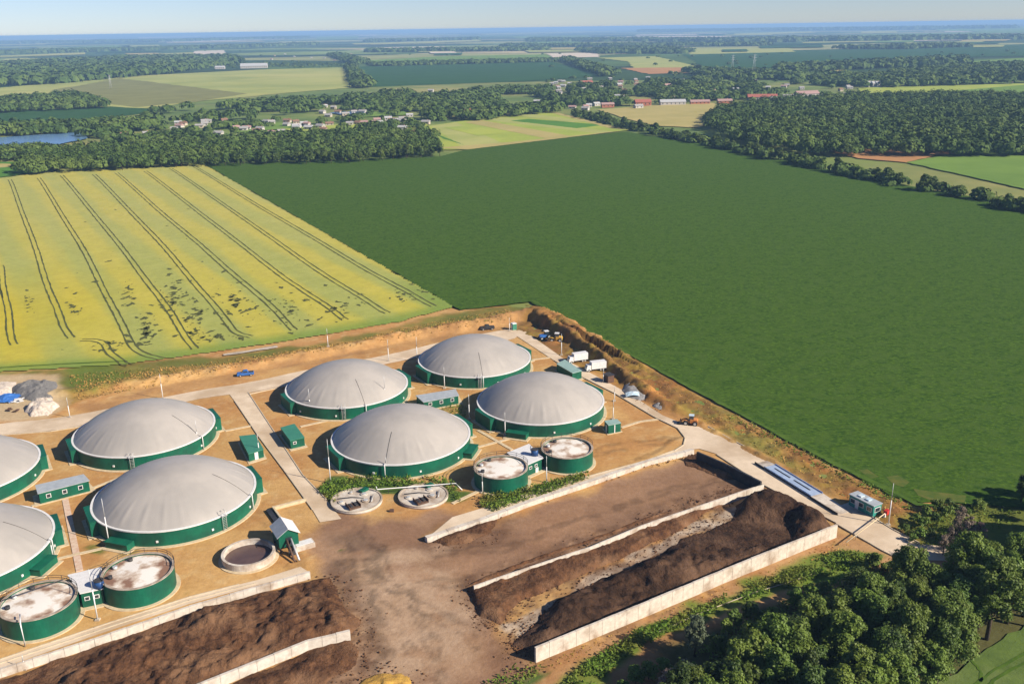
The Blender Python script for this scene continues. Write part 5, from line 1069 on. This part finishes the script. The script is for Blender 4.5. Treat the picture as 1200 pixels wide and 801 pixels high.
weeds('weeds', 'lush green weeds along the outer wall and around the tanks', [
    ([(652, 808), (700, 768), (745, 742), (800, 719), (890, 683), (985, 645), (1035, 655), (1000, 668), (950, 680), (880, 702), (800, 734), (740, 764), (690, 810)], 26, 1.3, .5),
    ([(565, 801), (600, 783), (628, 776), (643, 782), (612, 805), (585, 812)], 9, 1.2, .5),
    ([(374, 578), (380, 566), (440, 558), (500, 560), (530, 566), (545, 578), (538, 590), (520, 572), (450, 570), (400, 580), (392, 592)], 16, 1.6, .5),
    ([(563, 583), (620, 573), (690, 553), (690, 561), (640, 579), (578, 600), (563, 594)], 26, 1.6, .5),
    ([(780, 790), (860, 735), (960, 685), (1010, 662), (1050, 662), (1110, 672), (1110, 720), (960, 740), (870, 790)], 9, 1.3, .5),
    ([(1050, 630), (1075, 608), (1110, 592), (1160, 590), (1200, 600), (1170, 620), (1110, 640), (1075, 640)], 5, .9, .5),
    ([(515, 480), (535, 472), (548, 478), (545, 492), (528, 488)], 8, .7, .4),
    ([(860, 485), (1000, 558), (1080, 598), (1140, 604), (1140, 608), (1075, 602), (990, 562), (850, 488)], 5, .8, .5)])
weeds('dry_grass', 'tufts of dry ochre grass on the banks around the plant', [
    ([(820, 490), (860, 490), (1000, 564), (1070, 605), (1040, 612), (940, 555)], 1.6, .35, .45), ([(640, 366), (860, 488), (830, 497), (770, 470), (700, 428), (640, 385)], 1.2, .35, .4),
    ([(80, 440), (240, 426), (400, 402), (520, 375), (600, 362), (600, 378), (480, 398), (300, 430), (90, 470)], 3, .6, .5), ([(640, 775), (984, 632), (1000, 640), (760, 728), (650, 785)], 2, .4, .4)], 'drygrass' if 'drygrass' in M else (M.__setitem__('drygrass', mat('dry_grass', (.46, .25, .07), (.30, .19, .05), .15, .8, trans=.15, c3=(.16, .16, .03), s3=.1)) or 'drygrass'))

# ================================================================ THE VILLAGE
walls_ = [mat('house_wall', (.42, .39, .35)), mat('brick_wall', (.40, .16, .09), (.34, .13, .08), .5), mat('cream_wall', (.40, .34, .26))]
roofs_ = [mat('grey_roof', (.30, .29, .28)), mat('red_roof', (.32, .11, .08)), mat('brown_roof', (.22, .13, .09)), mat('pale_roof', (.38, .38, .38)), mat('pink_roof', (.34, .22, .20))]
def house(px, py, L, w, h, rot, wm, rm, label, group=None, name='house'):
    L, w, h = L*.8, w*.8, h*.85
    x, y = at(px, py); t = thing(name, label, 'house', (x, y, 0), rot, group); rh = w*.3
    MB().box((0, 0, 0), (L, w, h)).build('wall', walls_[wm], t)
    g = MB(); a, b = L/2+.5, w/2+.6; g.add([(-a, -b, h-.2), (a, -b, h-.2), (a, b, h-.2), (-a, b, h-.2), (-a, 0, h+rh), (a, 0, h+rh)], [(0, 1, 5, 4), (2, 3, 4, 5), (0, 4, 3), (1, 2, 5), (0, 3, 2, 1)]); r_ = g.build('roof', roofs_[rm], t)
    if L < 20: MB().box((L*.2, w*.15, h+rh*.3), (.8, .8, rh)).build('chimney', walls_[1], r_)
    n = max(2, int(L/5))
    for k in range(n): MB().box((-L/2+(k+.5)*L/n, -w/2-.02, h*.35), (1.2, .1, h*.4)).build('window', 'glass', t)
    return t
house(548, 135, 22, 12, 5, .3, 1, 1, 'bright red brick house at the village edge above the striped plots'); house(578, 130, 20, 9, 4, .2, 0, 4, 'pink roofed house right of the bright red one'); house(712, 126, 20, 9, 5, .1, 1, 4, 'red brick house left of the long white shed'); house(753, 124, 26, 14, 6, .1, 1, 1, 'large red hall beside the long white shed')
house(788, 123, 42, 13, 5, .05, 0, 3, 'long white roofed shed above the tan meadow', name='shed'); house(748, 127, 14, 8, 4, .4, 0, 0, 'small white house left of the red hall')
house(820, 122, 32, 10, 4, .05, 1, 4, 'left one of two low brick sheds above the tan meadow', name='shed'); house(849, 121, 24, 10, 4, .05, 1, 4, 'right one of two low brick sheds above the tan meadow', name='shed')
house(893, 117, 50, 15, 5, -.1, 0, 1, 'long red roofed barn behind the right wood', name='barn'); house(945, 113, 42, 16, 5, .2, 0, 4, 'pink roofed barn with pale sheds beside it', name='barn'); house(968, 115, 22, 10, 4, .1, 0, 3, 'white roofed shed right of the pink roofed barn', name='shed'); house(925, 116, 24, 12, 4, .1, 0, 0, 'grey shed between the two red roofed barns', name='shed'); house(907, 118, 16, 10, 4, .1, 0, 3, 'small white shed below the long red barn', name='shed')
for k, dx in enumerate((0, 5, 10)): house(1018+dx, 102, 9, 14, 7, .2, 0, 3, ('left', 'middle', 'right')[k]+' one of three white steep roofed houses beside the bright meadow')
house(298, 80, 95, 30, 8, .15, 0, 3, 'very long white hall far off on the olive ridge', name='hall'); house(258, 81, 34, 16, 6, .1, 0, 3, 'small white hall left of the very long one on the ridge', name='hall')
house(687, 99, 28, 11, 5, .3, 1, 1, 'red house with white gable in the village trees'); house(780, 103, 22, 11, 5, .3, 1, 4, 'pinkish house at the village\'s upper right')
for i, (px, py) in enumerate(spots):
    wm, rm = random.choice(((0, 0), (0, 3), (2, 2), (0, 0), (2, 0), (0, 4)))
    lb = {0: 'small village house with grey roof among the trees', 3: 'small village house with white roof among the trees', 2: 'small village house with brown roof among the trees', 4: 'small village house with pink roof among the trees'}[rm]
    house(px, py, random.uniform(8, 12), random.uniform(6, 8), random.uniform(2.8, 4), random.uniform(-.6, .6), wm, rm, lb, lb.replace('small village house', 'village houses'))
# pylons
for i, (px, py, h) in enumerate(((883, 88, 42), (858, 84, 36), (130, 104, 26), (25, 60, 60))):
    x, y = at(px, py); t = thing('pylon', ('tall lattice pylon above the village, right of its shorter twin', 'shorter lattice pylon left of the taller one above the village', 'pale slim mast standing in the olive field', 'thin tall mast on the hazy plain at the far left')[i], 'pylon', (x, y, 0))
    g = MB()
    for sx_ in (-1, 1):
        for sy_ in (-1, 1): g.tube([(sx_*h*.07, sy_*h*.07, 0), (sx_*.4, sy_*.4, h)], [.22, .12], 4)
    g.build('tower', 'pole', t); g = MB()
    for k in (.7, .82, .94): g.tube([(-h*.12, 0, h*k), (h*.12, 0, h*k)], .2, 4)
    g.build('cross_arm', 'pole', t)

# ---------------------------------------------------------------- haze over the whole plain
hz = MB().box((0, 22500, -1.7), (134000, 89000, 105)).build('haze', bpy.data.materials.new('haze')); tag(hz, kind='stuff'); tag(hz, 'thin blue summer haze over the far plain', 'haze')
hm = hz.data.materials[0]; hm.use_nodes = True; n = hm.node_tree.nodes; n.remove(n['Principled BSDF'])
pv = n.new('ShaderNodeVolumePrincipled'); pv.inputs['Color'].default_value = (.38, .64, 1, 1); pv.inputs['Density'].default_value = .00010; pv.inputs['Anisotropy'].default_value = .0
hm.node_tree.links.new(pv.outputs[0], n['Material Output'].inputs['Volume'])
print('objects', len(bpy.data.objects))
